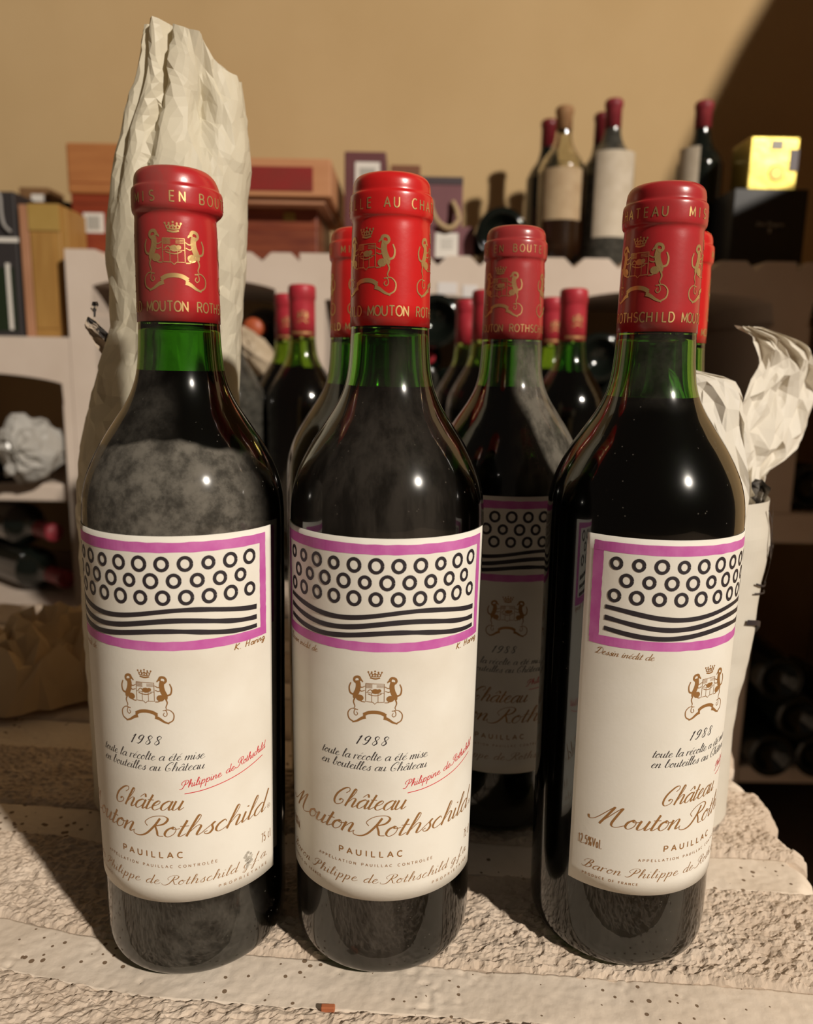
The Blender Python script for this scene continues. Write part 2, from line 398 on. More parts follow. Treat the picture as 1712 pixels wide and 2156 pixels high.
ACC = {'â': ('a', [[(.22, 1.25), (.5, 1.62), (.68, 1.28)]]), 'é': ('e', [[(.36, 1.25), (.62, 1.62)]])}
def glyph(ch, font):
    if ch in ACC and font is SCRIPT:
        b, ex = ACC[ch]; a, s = SCRIPT[b]; return a, s + ex
    if ch == 'É': 
        a, s = CAPS['E']; return a, s + [[(.22, 1.12), (.42, 1.32)]]
    return font.get(ch, font[' '])
def ribbon(pts, wf, out):
    """adds a pen stroke to out=(V,F) in the flat sheet; wf(direction, t) gives the full width"""
    p = np.array(pts, float); n = len(p)
    d = np.zeros_like(p); d[1:-1] = p[2:] - p[:-2]; d[0] = p[1] - p[0]; d[-1] = p[-1] - p[-2]
    ln = np.hypot(d[:, 0], d[:, 1]); ln[ln < 1e-9] = 1e-9; d = d / ln[:, None]
    V, F = out; o = len(V)
    for i in range(n):
        w = wf(d[i], i / (n - 1)) * 0.5; nx, ny = -d[i][1], d[i][0]
        V.append((p[i][0] + nx * w, p[i][1] + ny * w)); V.append((p[i][0] - nx * w, p[i][1] - ny * w))
    for i in range(n - 1): F.append((o + 2 * i, o + 2 * i + 1, o + 2 * i + 3, o + 2 * i + 2))
def resample(pts, step):
    out = [np.array(pts[0], float)]
    for a, b in zip(pts[:-1], pts[1:]):
        a = np.array(a, float); b = np.array(b, float); L = np.hypot(*(b - a)); k = max(1, int(math.ceil(L / step)))
        for j in range(1, k + 1): out.append(a + (b - a) * j / k)
    return out
def script_text(s, x0, x1, base, xh, out, wmin=.07, wmax=.22, shear=.42, rise=None, spacing=0.0):
    adv = 0; pen = []
    for ch in s:
        a, st = glyph(ch, SCRIPT); pen.append((adv, st)); adv += a + spacing
    k = (x1 - x0) / adv
    for a, st in pen:
        for stroke in st:
            c = catmull(stroke, 7)
            q = []
            for (x, y) in c:
                X = x0 + (a + x) * k + y * xh * shear; Y = base + y * xh + (rise(X) if rise else 0)
                q.append((X, Y))
            ribbon(q, lambda d, t: xh * (wmin + (wmax - wmin) * max(0.0, -d[1] * .92 - d[0] * .3) ** 1.3), out)
def caps_text(s, x0, x1, base, h, out, w=.13, spacing=.15, hx=1.0):
    adv = 0; pen = []
    for ch in s:
        a, st = glyph(ch, CAPS); pen.append((adv, st)); adv += a + spacing
    adv -= spacing; k = (x1 - x0) / adv
    for a, st in pen:
        for stroke in st:
            q = [(x0 + (a + x) * k, base + y * h) for (x, y) in resample(stroke, .3)]
            ribbon(q, lambda d, t: h * w, out)
def disc(cx, cy, r, out, n=14, ry=None):
    V, F = out; o = len(V)
    for k in range(n): V.append((cx + r * math.cos(2 * PI * k / n), cy + (ry or r) * math.sin(2 * PI * k / n)))
    F.append(tuple(range(o, o + n)))
def crest(cx, cy, s, out, fine=True):
    """coat of arms: crown, two rampant rams holding a quartered shield, ribbon on scrolls (units: s = mm scale)"""
    def T(pts): return [(cx + x * s, cy + y * s) for x, y in pts]
    def st(pts, w, w2=None, n=6):
        ribbon(T(catmull(pts, n)), (lambda d, t: s * (w + ((w2 if w2 is not None else w) - w) * t)), out)
    # crown
    st([(-1.7, 7.4), (0, 7.05), (1.7, 7.4)], .55); st([(-1.9, 8.0), (0, 7.75), (1.9, 8.0)], .3)
    for x in (-1.9, -.95, 0, .95, 1.9):
        st([(x * .9, 7.9), (x * 1.18, 9.2)], .45, .2); disc(cx + x * 1.22 * s, cy + (9.45 + (.35 if x == 0 else 0)) * s, .33 * s, out, 8)
    st([(-1.9, 8.5), (-1.2, 9.0), (-.6, 8.5), (0, 9.1), (.6, 8.5), (1.2, 9.0), (1.9, 8.5)], .3)
    # shield
    ribbon(T(resample([(-3.2, 5.2), (3.2, 5.2), (3.2, -1.5), (.7, -1.6), (0, -2.3), (-.7, -1.6), (-3.2, -1.5), (-3.2, 5.2)], .8)), lambda d, t: s * .22, out)
    st([(-3.2, 1.9), (0, 1.8), (3.2, 1.9)], .18); st([(-1.1, 1.8), (-1.1, -1.5)], .18, n=3); st([(1.1, 1.8), (1.1, -1.5)], .18, n=3)
    for k in range(5): st([(-3.0, 4.9 - k * .32), (-.9, 4.9 - k * .32)], .17, n=2)
    for k in range(3): st([(.6, 4.7 - k * .4), (3.0, 4.7 - k * .4)], .16, n=2)
    disc(cx + .2 * s, cy + 2.4 * s, 1.35 * s, out, 12, .95 * s); disc(cx + 1.5 * s, cy + 2.7 * s, .7 * s, out, 9)
    st([(-2.6, 2.2), (-1.6, 3.0), (-.6, 2.3), (.3, 3.3)], .3); st([(-2.4, 1.4), (-.8, .9), (.8, .9), (2.3, 1.6)], .3)
    for q in (-1, 1):
        def rs(pts, w, w2=None, n=6): st([(q * x, y) for x, y in pts], w, w2, n)
        # ram: curled horn head, body, haunch, legs, tail
        rs([(5.0, 6.2), (5.6, 7.3), (6.9, 7.1), (7.3, 6.0), (6.5, 5.2), (5.9, 5.9)], 1.0, .7)
        rs([(5.6, 6.5), (4.7, 6.2), (4.2, 5.6)], .9, .35)
        rs([(6.1, 6.0), (5.8, 4.2), (6.1, 2.4), (6.8, .6), (6.7, -.6)], 1.7, 1.9)
        rs([(5.7, 4.2), (4.6, 3.6), (3.4, 4.2)], .45, .25); rs([(5.9, 3.2), (4.8, 2.2), (3.5, 2.6)], .45, .25)
        disc(cx + q * 5.3 * s, cy - .3 * s, 1.4 * s, out, 12, 1.2 * s)
        rs([(6.6, -.2), (5.4, -.9), (4.6, -1.6), (3.4, -1.7)], .5, .3); rs([(7.0, -.4), (7.5, -2.0), (7.0, -3.6), (7.3, -4.4)], .55, .22)
        rs([(7.1, .6), (8.7, 1.2), (9.1, 3.2), (8.5, 5.0)], .7, .4)
        # scroll
        rs([(6.4, -5.6), (6.0, -6.4), (6.6, -7.0), (7.3, -6.3), (7.0, -4.9), (5.9, -4.8), (5.4, -6.0), (5.9, -7.6)][:6], .25, .3)
        rs([(6.6, -4.6), (8.2, -4.7), (9.5, -6.2), (9.2, -8.4), (7.4, -9.6)], .25, .5)
        rs([(3.2, -7.3), (4.6, -7.9), (6.2, -9.0), (7.9, -9.7)], 1.3, .5)
        rs([(3.9, -6.4), (3.2, -7.3)], .8, .4)
    st([(-3.9, -6.5), (-2.2, -5.6), (0, -5.3), (2.2, -5.6), (3.9, -6.5)], 1.25)
def flat_obj(name, out, mapf, mt, parent, eps):
    V, F = out
    return link(name, mesh(name, [mapf(u, v, eps) for u, v in V], F), mt, parent)

# ---------------------------------------------------------------- bottle profiles (metres)
def prof_spline(pts, n=5): return [(max(0, float(p[0])) / 1000, float(p[1]) / 1000) for p in catmull(pts, n)]
SHOULDER = [(36.5, 35), (36.95, 90), (37.4, 150), (37.55, 172), (37.3, 181), (36.5, 187), (34.8, 193), (32.2, 199), (28.6, 205.5), (24.3, 212), (20.4, 218), (17.7, 223.5), (16.1, 229), (15.2, 236), (14.6, 247), (14.2, 262), (13.7, 284), (13.5, 297)]
BASE = [(0, 16), (14, 13), (24, 5), (28, .8), (30.5, 0), (33.3, 1.0), (35.3, 4.0), (36.2, 9), (36.4, 18)]
OUTER = prof_spline(BASE + SHOULDER) + [(0.0, 0.297)]
RA = np.array([p for p in OUTER if p[1] > 0.018 and p[0] > 0]); RA = RA[np.argsort(RA[:, 1])]
def rad_at(z): return float(np.interp(z, RA[:, 1], RA[:, 0]))
def void_prof(z0, z1=0.2465, t=0.0031):
    zs = np.linspace(z0, z1, 26)
    return [(0, z0)] + [(rad_at(z) - t, z) for z in zs] + [(0, z1)]
GLASS_ME = join_meshes('bottle_glass', [lathe(OUTER, 96), lathe(void_prof(0.190), 96)])
def flip(me):
    bm = bmesh.new(); bm.from_mesh(me); bmesh.ops.recalc_face_normals(bm, faces=bm.faces); bm.to_mesh(me); bm.free()
# outer shell faces out, the void faces into the void
def glass_mesh(outer, void, name):
    a = lathe(outer, 96); flip(a)
    b = lathe(void, 96); flip(b); b.flip_normals()
    return join_meshes(name, [a, b])
GLASS_ME = glass_mesh(OUTER, void_prof(0.190), 'bottle_glass')
def wine_mesh(level, t=0.0028):
    zs = np.concatenate([np.linspace(0.02, 0.172, 12), np.linspace(0.175, level, 26)])
    pr = [(0, 0.0185), (0.014, 0.0155), (0.0245, 0.0078), (0.0285, 0.0034), (0.0312, 0.0028), (0.0328, 0.0048), (0.0334, 0.0095)] + [(rad_at(z) - t, z) for z in zs] + [(0, level)]
    a = lathe(pr, 72, name='wine'); flip(a); return a
CAPS_PROF = [(14.35, 247.4), (14.85, 247.4), (14.8, 255), (14.65, 266), (14.45, 279), (14.25, 283.2), (14.45, 284.4), (15.05, 285.4), (15.25, 287.2), (15.2, 291.4), (14.95, 292.9), (14.3, 293.7), (14.15, 295.6), (13.75, 297.6), (12.6, 299.2), (10.5, 300.1), (6, 300.6), (0, 300.7)]
CAPO = [(r / 1000, z / 1000) for r, z in CAPS_PROF]
CA = np.array(CAPO[1:15]); CA = CA[np.argsort(CA[:, 1])]
def cap_rad(z): return float(np.interp(z, CA[:, 1], CA[:, 0]))
def capsule_mesh(dent=None):
    pr = [CAPO[0], CAPO[1]] + [(float(a), float(b)) for a, b in catmull(CAPO[2:], 4)]
    return lathe(pr, 96, dent=dent, name='capsule')
CAP_ME = capsule_mesh()

def cap_map(th0, dent=None):
    def f(u, v, eps):     # u in degrees, v in mm height
        a = math.radians(u) + th0; z = v / 1000; r = cap_rad(z) * (dent(a, z) if dent else 1) + eps
        return (r * math.sin(a), -r * math.cos(a), z)
    return f
def label_map(th0):
    def f(u, v, eps):     # u, v in mm on the label, v = height on the bottle
        a = u / 37.0 + th0; z = v / 1000; r = rad_at(z) + 0.0003 + eps
        return (r * math.sin(a), -r * math.cos(a), z)
    return f
def ring_text(s, start, pitch, base, h, R, out, rng, w=.13):
    for k, ch in enumerate(s):
        a = (start + pitch * k + 180) % 360 - 180
        if not (rng[0] < a < rng[1]) or ch == ' ': continue
        adv, st = glyph(ch, CAPS); wd = adv * h / (R * PI / 180) * .82
        for stroke in st:
            q = [(a - wd / 2 + x / adv * wd, base + y * h) for (x, y) in resample(stroke, .25)]
            p = np.array(q); kx = R * PI / 180      # degrees to mm so that the pen keeps its width
            o2 = ([], []); ribbon(p * np.array([kx, 1]), lambda d, t: h * w, o2)
            b = len(out[0]); out[0].extend((x / kx, y) for x, y in o2[0]); out[1].extend(tuple(i + b for i in f) for f in o2[1])

def wavy(x, k, ph): return math.sin(x * k + ph)
def make_label(parent, th0, paper, u0=-50.0, u1=50.0, full=True):
    z0, z1 = 34.7, 174.9; nu, nz = 72, 24
    f = label_map(th0); V = []; F = []
    for e in (0.0, -0.00024):
        for j in range(nz + 1):
            for i in range(nu + 1): V.append(f(u0 + (u1 - u0) * i / nu, z0 + (z1 - z0) * j / nz, e))
    n1 = (nu + 1) * (nz + 1)
    for j in range(nz):
        for i in range(nu):
            a = j * (nu + 1) + i; F.append((a, a + 1, a + nu + 2, a + nu + 1)); F.append((a + n1, a + nu + 1 + n1, a + nu + 2 + n1, a + 1 + n1))
    for j in range(nz):
        a = j * (nu + 1); F.append((a, a + nu + 1, a + nu + 1 + n1, a + n1)); b = a + nu; F.append((b, b + n1, b + nu + 1 + n1, b + nu + 1))
    for i in range(nu):
        a = i; F.append((a, a + n1, a + 1 + n1, a + 1)); b = nz * (nu + 1) + i; F.append((b, b + 1, b + 1 + n1, b + n1))
    lab = link('label', mesh('label', V, F, False), paper, parent)
    lab.data.polygons.foreach_set('use_smooth', [True] * len(lab.data.polygons))
    E1 = 0.00006; E2 = 0.00012
    # picture panel: a plain stand-in, painted pink border and plain black line pattern
    o = ([], [])
    def band(x0, y0, x1, y1, w, sd):
        n = 60; q = []
        for k in range(n + 1): q.append((x0 + (x1 - x0) * k / n, y0 + (y1 - y0) * k / n))
        ribbon(q, lambda d, t: w + .5 * (float(vnoise(t * 26, sd)) - .5), o)
    band(-46.9, 171.0, 46.5, 171.0, 3.6, 1); band(-46.9, 135.6, 46.5, 135.6, 3.4, 2); band(-45.2, 136, -45.2, 171, 3.8, 3); band(44.9, 136, 44.9, 171, 3.2, 4)
    flat_obj('painted_border', o, f, INKPINK, lab, E1)
    o = ([], [])
    for k, (yb, am) in enumerate(((147.2, 1.5), (143.4, 1.5), (139.8, 1.3))):
        q = [(-41.5 + 83 * t / 90, yb + am * wavy(-41.5 + 83 * t / 90, .105, k * .35)) for t in range(91)]
        ribbon(q, lambda d, t: 1.75 + .4 * (float(vnoise(t * 15, k)) - .5), o)
    for r_ in range(3):
        for c in range(11):
            cx = -38.5 + c * 7.7 + (3.85 if r_ == 1 else 0); cy = 165.2 - r_ * 6.0
            if cx > 41: continue
            rr = 1.75 + .5 * hsh(float(c), float(r_), 3.0)
            ribbon([(cx + rr * math.cos(2 * PI * k / 20), cy + rr * 1.08 * math.sin(2 * PI * k / 20)) for k in range(21)], lambda d, t: 1.2, o)
    flat_obj('painted_line_pattern', o, f, INKBK, lab, E2)
    o = ([], []); crest(0, 116.6, 1.03, o); flat_obj('crest', o, f, INKBR, lab, E1)
    def line(m_, fn, *a, nm='lettering_line', **k):
        o = ([], []); fn(*a[:-1], o, *a[-1], **k); return flat_obj(nm, o, f, m_, lab, E1)
    line(INKBK, script_text, '1988', -7.0, 5.4, 98.3, 1.75, (.09, .26, .42), nm='vintage_year', spacing=.32)
    line(INKBK, script_text, 'toute la récolte a été mise', -21.2, 19.6, 92.3, 1.7, (.06, .2, .36))
    line(INKBK, script_text, 'en bouteilles au Château', -21.4, 19.6, 88.2, 1.7, (.06, .2, .36))
    line(INKBR, script_text, 'Château', -16.6, 11.4, 72.6, 3.75, (.07, .2, .45))
    o = ([], []); script_text('Mouton', -39.6, -7.9, 62.3, 4.0, o, .07, .22, .45); script_text('Rothschild', -4.8, 44.2, 61.9, 4.0, o, .07, .22, .45); flat_obj('lettering_line', o, f, INKBR, lab, E1)
    o = ([], []); q = arc(47.0, 62.8, .85, .85, 0, 360, 16); ribbon(q, lambda d, t: .16, o); disc(47.0, 62.8, .3, o, 8); flat_obj('registered_mark', o, f, INKBR, lab, E1)
    line(INKBR, script_text, 'Baron Philippe de Rothschild g.f.a.', -44.0, 46.3, 42.2, 1.85, (.07, .2, .42), spacing=.12)
    line(INKBR, script_text, 'Dessin inédit de', -44.0, -23.4, 130.2, 1.25, (.1, .24, .42))
    o = ([], []); script_text('K.', 31.4, 34.6, 131.4, 1.15, o, .3, .36, .12); script_text('Haring', 36.0, 45.6, 131.4, 1.15, o, .3, .36, .12, rise=lambda x: (x - 34) * .05); flat_obj('lettering_line', o, f, INKBR, lab, E1)
    line(INKBR, caps_text, 'PAUILLAC', -13.5, 11.2, 53.3, 2.3, (.2, .55))
    line(INKBR, caps_text, 'APPELLATION PAUILLAC CONTROLÉE', -23.0, 23.4, 49.2, 1.05, (.17, .6))
    line(INKBR, caps_text, 'PRODUCE OF FRANCE', -44.0, -22.4, 38.8, 1.0, (.17, .55)); line(INKBR, caps_text, 'PROPRIETAIRE', 23.6, 45.4, 38.4, 1.0, (.17, .75))
    line(INKBR, caps_text, '12.5%Vol.', -46.3, -36.8, 51.6, 3.8, (.085, .2)); line(INKBR, caps_text, '75 cl', 42.6, 48.0, 48.9, 3.6, (.085, .2))
    o = ([], []); script_text('Philippine', 11.2, 25.6, 80.9, 1.45, o, .15, .19, .2, rise=lambda x: (x - 11) * .19)
    script_text('de', 27.2, 30.8, 80.9, 1.45, o, .15, .19, .2, rise=lambda x: (x - 11) * .20); script_text('Rothschild', 32.0, 45.0, 80.9, 1.45, o, .15, .19, .2, rise=lambda x: (x - 11) * .215)
    ribbon(catmull([(12.4, 79.0), (20, 79.9), (32, 82.4), (43.6, 85.8)], 10), lambda d, t: .32, o)
    flat_obj('signature', o, f, INKRED, lab, E1)
    return lab

def claret(name, label, x, y, glassm, capm, level, lab_th, crest_deg, mis_deg, mou_deg, paper=None, dent=None, goldm=None, cam_deg=0, z=0.0, tilt=(0, 0)):
    t = thing(name, label, 'wine bottle', (x, y, z), (math.radians(tilt[0]), math.radians(tilt[1]), 0), 'claret bottles with gold-printed red capsules on the stone ledge')
    gm = GLASS_ME.copy(); link('bottle_glass', gm, glassm, t)
    link('wine', wine_mesh(level), WINE, t)
    c = link('capsule', capsule_mesh(dent) if dent else CAP_ME.copy(), capm, t)
    f = cap_map(0.0, dent)
    rng = (cam_deg - 105, cam_deg + 105)
    o = ([], []); ring_text('MIS EN BOUTEILLE AU CHATEAU  ', mis_deg, 360 / 29.0, 287.2, 3.3, 15.2, o, rng)
    flat_obj('collar_lettering', o, f, goldm or GOLD, c, 0.00012)
    o = ([], [])
    for k in (0, 180): ring_text('MOUTON ROTHSCHILD ', mou_deg + k, 10.0, 250.8, 3.4, 14.75, o, rng, .14)
    flat_obj('capsule_lettering', o, f, goldm or GOLD, c, 0.00012)
    for k in (-120, 0, 120):
        a = (crest_deg + k + 180) % 360 - 180
        if abs((a - cam_deg + 180) % 360 - 180) > 140: continue
        o2 = ([], []); crest(0, 269.2, 1.17, o2)
        flat_obj('capsule_crest', ([(a + u / (14.6 * PI / 180), v) for u, v in o2[0]], o2[1]), f, goldm or GOLD, c, 0.00012)
    if paper: make_label(t, lab_th, paper)
    return t

# ================================================================= SETTING
PLASTER = mottled('ochre_plaster', (0.57, 0.405, 0.215), (0.49, 0.335, 0.165), 2.2, 0.9, 7, 0.25, 9, 0, 0.2, 0.3, 0.7, 0.004)
RACKM = mottled('pale_rack_stone', (0.70, 0.59, 0.50), (0.62, 0.51, 0.42), 9, 0.9, 6, 0.2, 120, 0, 0.2, 0.3, 0.7, 0.0012)
FLOORM = mottled('floor_earth', (0.16, 0.12, 0.085), (0.11, 0.08, 0.06), 6, 0.95, 6, 0.3, 40)
WALLY = 1.62
w = link('wall_back', box_mesh(6.0, 0.2, 3.4, 0, 'wall_back'), PLASTER); w.location = (0.4, WALLY, -0.6); struct(w)
w = link('floor', box_mesh(7.5, 6.4, 0.1, 0, 'floor'), FLOORM); w.location = (0.6, -4.6, -0.70); struct(w)
# unseen shadow blocker added beyond the right edge, outlined to shade the right end
def prism(poly, y0, y1, name):
    n = len(poly); V = [(x, y0, z) for x, z in poly] + [(x, y1, z) for x, z in poly]
    F = [tuple(range(n)), tuple(range(2 * n - 1, n - 1, -1))] + [(i, i + n, (i + 1) % n + n, (i + 1) % n) for i in range(n)]
    return mesh(name, V, F)
blocker = link('shadow_blocker_right', prism([(.585, -0.6), (2.2, -0.6), (2.2, 2.6), (1.75, 2.6), (1.12, 1.42), (.98, 1.16), (.89, 0.96), (.865, .80), (.825, .73), (.68, .66), (.585, .58), (.585, .40)], 0.88, 0.95, 'shadow_blocker_right'), PLASTER); struct(blocker)

# ---------------------------------------------------------------- stone ledge with ridged strips
ROUGH = mottled('rough_stone', (0.62, 0.515, 0.415), (0.49, 0.39, 0.30), 55, 0.9, 8, 0.5, 260, 0, 0.25, 0.3, 0.7, 0.0012)
SMOOTH = mottled('smooth_stone', (0.76, 0.66, 0.55), (0.67, 0.565, 0.455), 30, 0.85, 7, 0.25, 500, 0, 0.25, 0.35, 0.7, 0.0006)
def pit_stone(M):
    nt, N, L = nodes(M); b = nt.nodes['Principled BSDF']; src = b.inputs['Base Color'].links[0].from_socket
    tc = N('ShaderNodeTexCoord'); vo = N('ShaderNodeTexVoronoi'); vo.inputs['Scale'].default_value = 210; L(tc.outputs['Object'], vo.inputs['Vector'])
    n2 = N('ShaderNodeTexNoise'); n2.inputs['Scale'].default_value = 38; L(tc.outputs['Object'], n2.inputs['Vector'])
    lt = N('ShaderNodeMath', operation='LESS_THAN'); ml = N('ShaderNodeMath', operation='MULTIPLY_ADD'); ml.inputs[1].default_value = 0.9; ml.inputs[2].default_value = -0.33
    L(n2.outputs['Fac'], ml.inputs[0]); L(vo.outputs['Distance'], lt.inputs[0]); L(ml.outputs[0], lt.inputs[1])
    mx = N('ShaderNodeMixRGB'); mx.inputs[2].default_value = (0.20, 0.135, 0.085, 1); L(lt.outputs[0], mx.inputs[0]); L(src, mx.inputs[1]); L(mx.outputs[0], b.inputs['Base Color'])
pit_stone(SMOOTH)
ledge = thing('stone_ledge', 'pale stone ledge of rough and smooth strips carrying the row of red-capped bottles', 'stone ledge', (0, 0, -0.6))
SK = 0.063
def edge_x(Y): return 0.199 + 0.006 * (vnoise(Y * 40, 3.0, 2) - .5) * 2 + 0.004 * (vnoise(Y * 130, 1.0, 5) - .5) + 0.012 * np.clip((Y - 0.3) / 0.2, 0, 1) - 0.05 * np.clip((0.29 - Y) / 0.1, -9, 0) * 0
bands = [(-0.02, 0.2462, 1), (0.2462, 0.2706, 0), (0.2706, 0.3297, 1), (0.3297, 0.3546, 0), (0.3546, 0.4167, 1), (0.4167, 0.453, 0)]
y = 0.453
while y < 1.1:
    bands += [(y, y + 0.062, 1), (y + 0.062, y + 0.09, 0)]; y += 0.09
for bi, (a, b, rough) in enumerate(bands):
    near = b < 0.47
    step = 0.0009 if near else 0.006
    if a < 0: a2 = 0.10; 
    else: a2 = a
    ny = max(6, int((b - a2) / step)); x0, x1 = (-0.30, 0.26) if near else (-0.75, 0.26)
    if a > 0.66: x0 = -0.24
    elif not near: x0 = -0.9
    nx = int((0.46 if near else 1.1) / (step * 1.15))
    S, T_ = np.meshgrid(np.linspace(0, 1, nx), np.linspace(0, 1, ny))
    yr = a2 + (b - a2) * T_
    wob = 0.0022 * (fbm(S * 22, T_ * 0 + bi, 4) - .5)
    wedge = np.where(T_ < .001, 1.0, np.where(T_ > .999, 1.0, 0.6))
    yr = yr + wob * wedge
    X = x0 + S * (edge_x(yr) - x0) if True else 0
    Xe = edge_x(yr) - (0.006 if not rough else 0.0); X = x0 + S * (Xe - x0)
    Y = yr - SK * X
    Y = np.minimum(Y, 1.19)
    # left end: strips bend towards the camera's far side
    Y = np.minimum(Y + 0.012 * np.clip((-0.09 - X) / 0.08, 0, 1) ** 1.5, 1.19)
    if rough:
        Z = -0.0012 + 0.0026 * (fbm(X * 210, Y * 380, 11, 4) - .5) + 0.0030 * (fbm(X * 430, Y * 700, 17, 3) - .5) + 0.0020 * (fbm(X * 30, Y * 190, 3, 3) - .5)
        Z = np.minimum(Z, 0.0006)
    else:
        Z = -0.0034 + 0.0012 * (fbm(X * 60, Y * 60, 21, 4) - .5) + 0.0007 * (fbm(X * 420, Y * 420, 25, 3) - .5)
        pit = vnoise(X * 420, Y * 420, 31) * vnoise(X * 90, Y * 90, 33)
        Z = Z - 0.0030 * np.clip(pit - .58, 0, 1)
    # rounded far and near lip, chipped right end
    lip = np.clip(np.minimum(T_, 1 - T_) * (b - a2) / 0.0035, 0, 1); Z = Z - (1 - lip) ** 2 * (0.0022 if rough else 0.0)
    er = np.clip((1 - S) * (Xe - x0) / 0.008, 0, 1); Z = Z - (1 - er) ** 2 * 0.008 * (0.5 + vnoise(Y * 200, 2.0, 9))
    G = np.stack([X, Y, Z + 0.6], -1)
    # skirts: right end and both lips drop down
    dn = G.copy()
    colr = G[:, -1:, :].copy(); colr[..., 2] = 0.0
    G = np.concatenate([G, colr], 1)
    r0 = G[:1].copy(); r0[..., 2] = np.minimum(r0[..., 2], 0.6) - 0.012; r1 = G[-1:].copy(); r1[..., 2] -= 0.012
    r0[:, -1, 2] = 0; r1[:, -1, 2] = 0
    G = np.concatenate([r0, G, r1], 0)
    link('rough_strip' if rough else 'smooth_strip', grid_mesh(G, smooth=not near or not rough, name='strip'), ROUGH if rough else SMOOTH, ledge)
bl = link('ledge_core', box_mesh(1.10, 0.60, 0.585, 0, 'ledge_core'), ROUGH, ledge); bl.location = (-0.36, 0.07, 0)
bl = link('ledge_core', box_mesh(0.42, 0.45, 0.585, 0, 'ledge_core'), ROUGH, ledge); bl.location = (-0.02, 0.6705, 0)

# ---------------------------------------------------------------- wine racks against the back wall
RY = 1.20
def rack_profile(xs, top, bot): 
    V = []; F = []; n = len(xs)
    for yy in (RY, WALLY - 0.002):
        for i in range(n): V.append((xs[i], yy, bot[i])); V.append((xs[i], yy, top[i]))
    o = 2 * n
    for i in range(n - 1):
        a = 2 * i
        F.append((a, a + 2, a + 3, a + 1)); F.append((o + a, o + a + 1, o + a + 3, o + a + 2))
        F.append((a + 1, a + 3, o + a + 3, o + a + 1)); F.append((a, o + a, o + a + 2, a + 2))
    F.append((0, 1, o + 1, o)); F.append((2 * n - 2, o + 2 * n - 2, o + 2 * n - 1, 2 * n - 1))
    return V, F
def lintel(x0, x1, ztop, arch, notches, name='lintel', crown=0.0, spring=0.0, nd=0.014, foot=None):
    xs = sorted(set(np.linspace(x0, x1, 61).tolist() + [n + d for n in notches for d in (-0.015, -.012, -.005, 0, .005, .012, .015) if x0 < n + d < x1] + [arch[0] + 1e-4, arch[1] - 1e-4]))
    top = []; bot = []
    for x in xs:
        z = ztop
        for n in notches:
            d = abs(x - n)
            if d < 0.015: z = min(z, ztop - nd * (1 - d / 0.015))
        top.append(z)
        if arch[0] < x < arch[1]:
            q = (x - (arch[0] + arch[1]) / 2) / ((arch[1] - arch[0]) / 2); bot.append(spring + (crown - spring) * math.sqrt(max(0, 1 - q * q * .82)) if abs(q) < 1 else spring)
        else: bot.append(foot if foot is not None else spring - 0.02)
    return mesh(name, *rack_profile(xs, top, bot))
def px_x(px, py=640, Y=RY): return float(P(px, py, Y=Y)[0])
def px_z(px, py, Y=RY): return float(P(px, py, Y=Y)[2])
SHZ = 0.401
rack = thing('stone_wine_rack', 'tall pale stone wine rack with arched bins and notched top against ochre wall', 'wine rack', (0, 0, 0))
ARCH = [(px_x(196), px_x(580)), (px_x(684), px_x(1078)), (px_x(1215), px_x(1626)), (px_x(1712), px_x(2112))]
PX = [px_x(142), (ARCH[0][1] + ARCH[1][0]) / 2, (ARCH[1][1] + ARCH[2][0]) / 2, (ARCH[2][1] + ARCH[3][0]) / 2, ARCH[3][1] + .09]
CROWN = [px_z(380, 583), px_z(880, 622), px_z(1410, 612), px_z(1950, 620)]
SPR = [px_z(400, 622), px_z(880, 645), px_z(1410, 650), px_z(1950, 660)]
NOT = [[px_x(p, 540) for p in q] for q in ((221, 305, 550, 634), (755, 838, 922, 1011, 1056), (1210, 1304, 1500, 1595), (1685, 1790, 1890))]
FOOT = min(SPR) - .02
for i in range(4):
    link('lintel', lintel(PX[i], PX[i + 1], SHZ, ARCH[i], NOT[i], crown=CROWN[i], spring=SPR[i], foot=FOOT), RACKM, rack)
def block(x0, x1, z0, z1, y0=RY, y1=WALLY - 0.002, bev=0.004):
    me = box_mesh(x1 - x0, y1 - y0, z1 - z0, bev, 'post')
    for v in me.vertices: v.co += Vector(((x0 + x1) / 2, y0, z0))
    return me
posts = [(PX[0], ARCH[0][0]), (ARCH[0][1], ARCH[1][0]), (ARCH[1][1], ARCH[2][0]), (ARCH[2][1], ARCH[3][0]), (ARCH[3][1], PX[4])]
for i, (a, b) in enumerate(posts):
    link('post', block(a, b, 0.02, FOOT, bev=0), RACKM, rack)
# lower tier below the bins
ZL = 0.02
link('shelf_slab', block(PX[0], PX[2], -0.03, ZL), RACKM, rack)
link('shelf_slab', block(PX[2] + .0005, PX[4], -0.03, ZL), RACKM, rack)
LOWP = list(posts); LOWP[3] = (.500, .570)
for i, (a, b) in enumerate(LOWP): link('lower_post', block(a, b, -0.6, -0.0302), RACKM, rack)
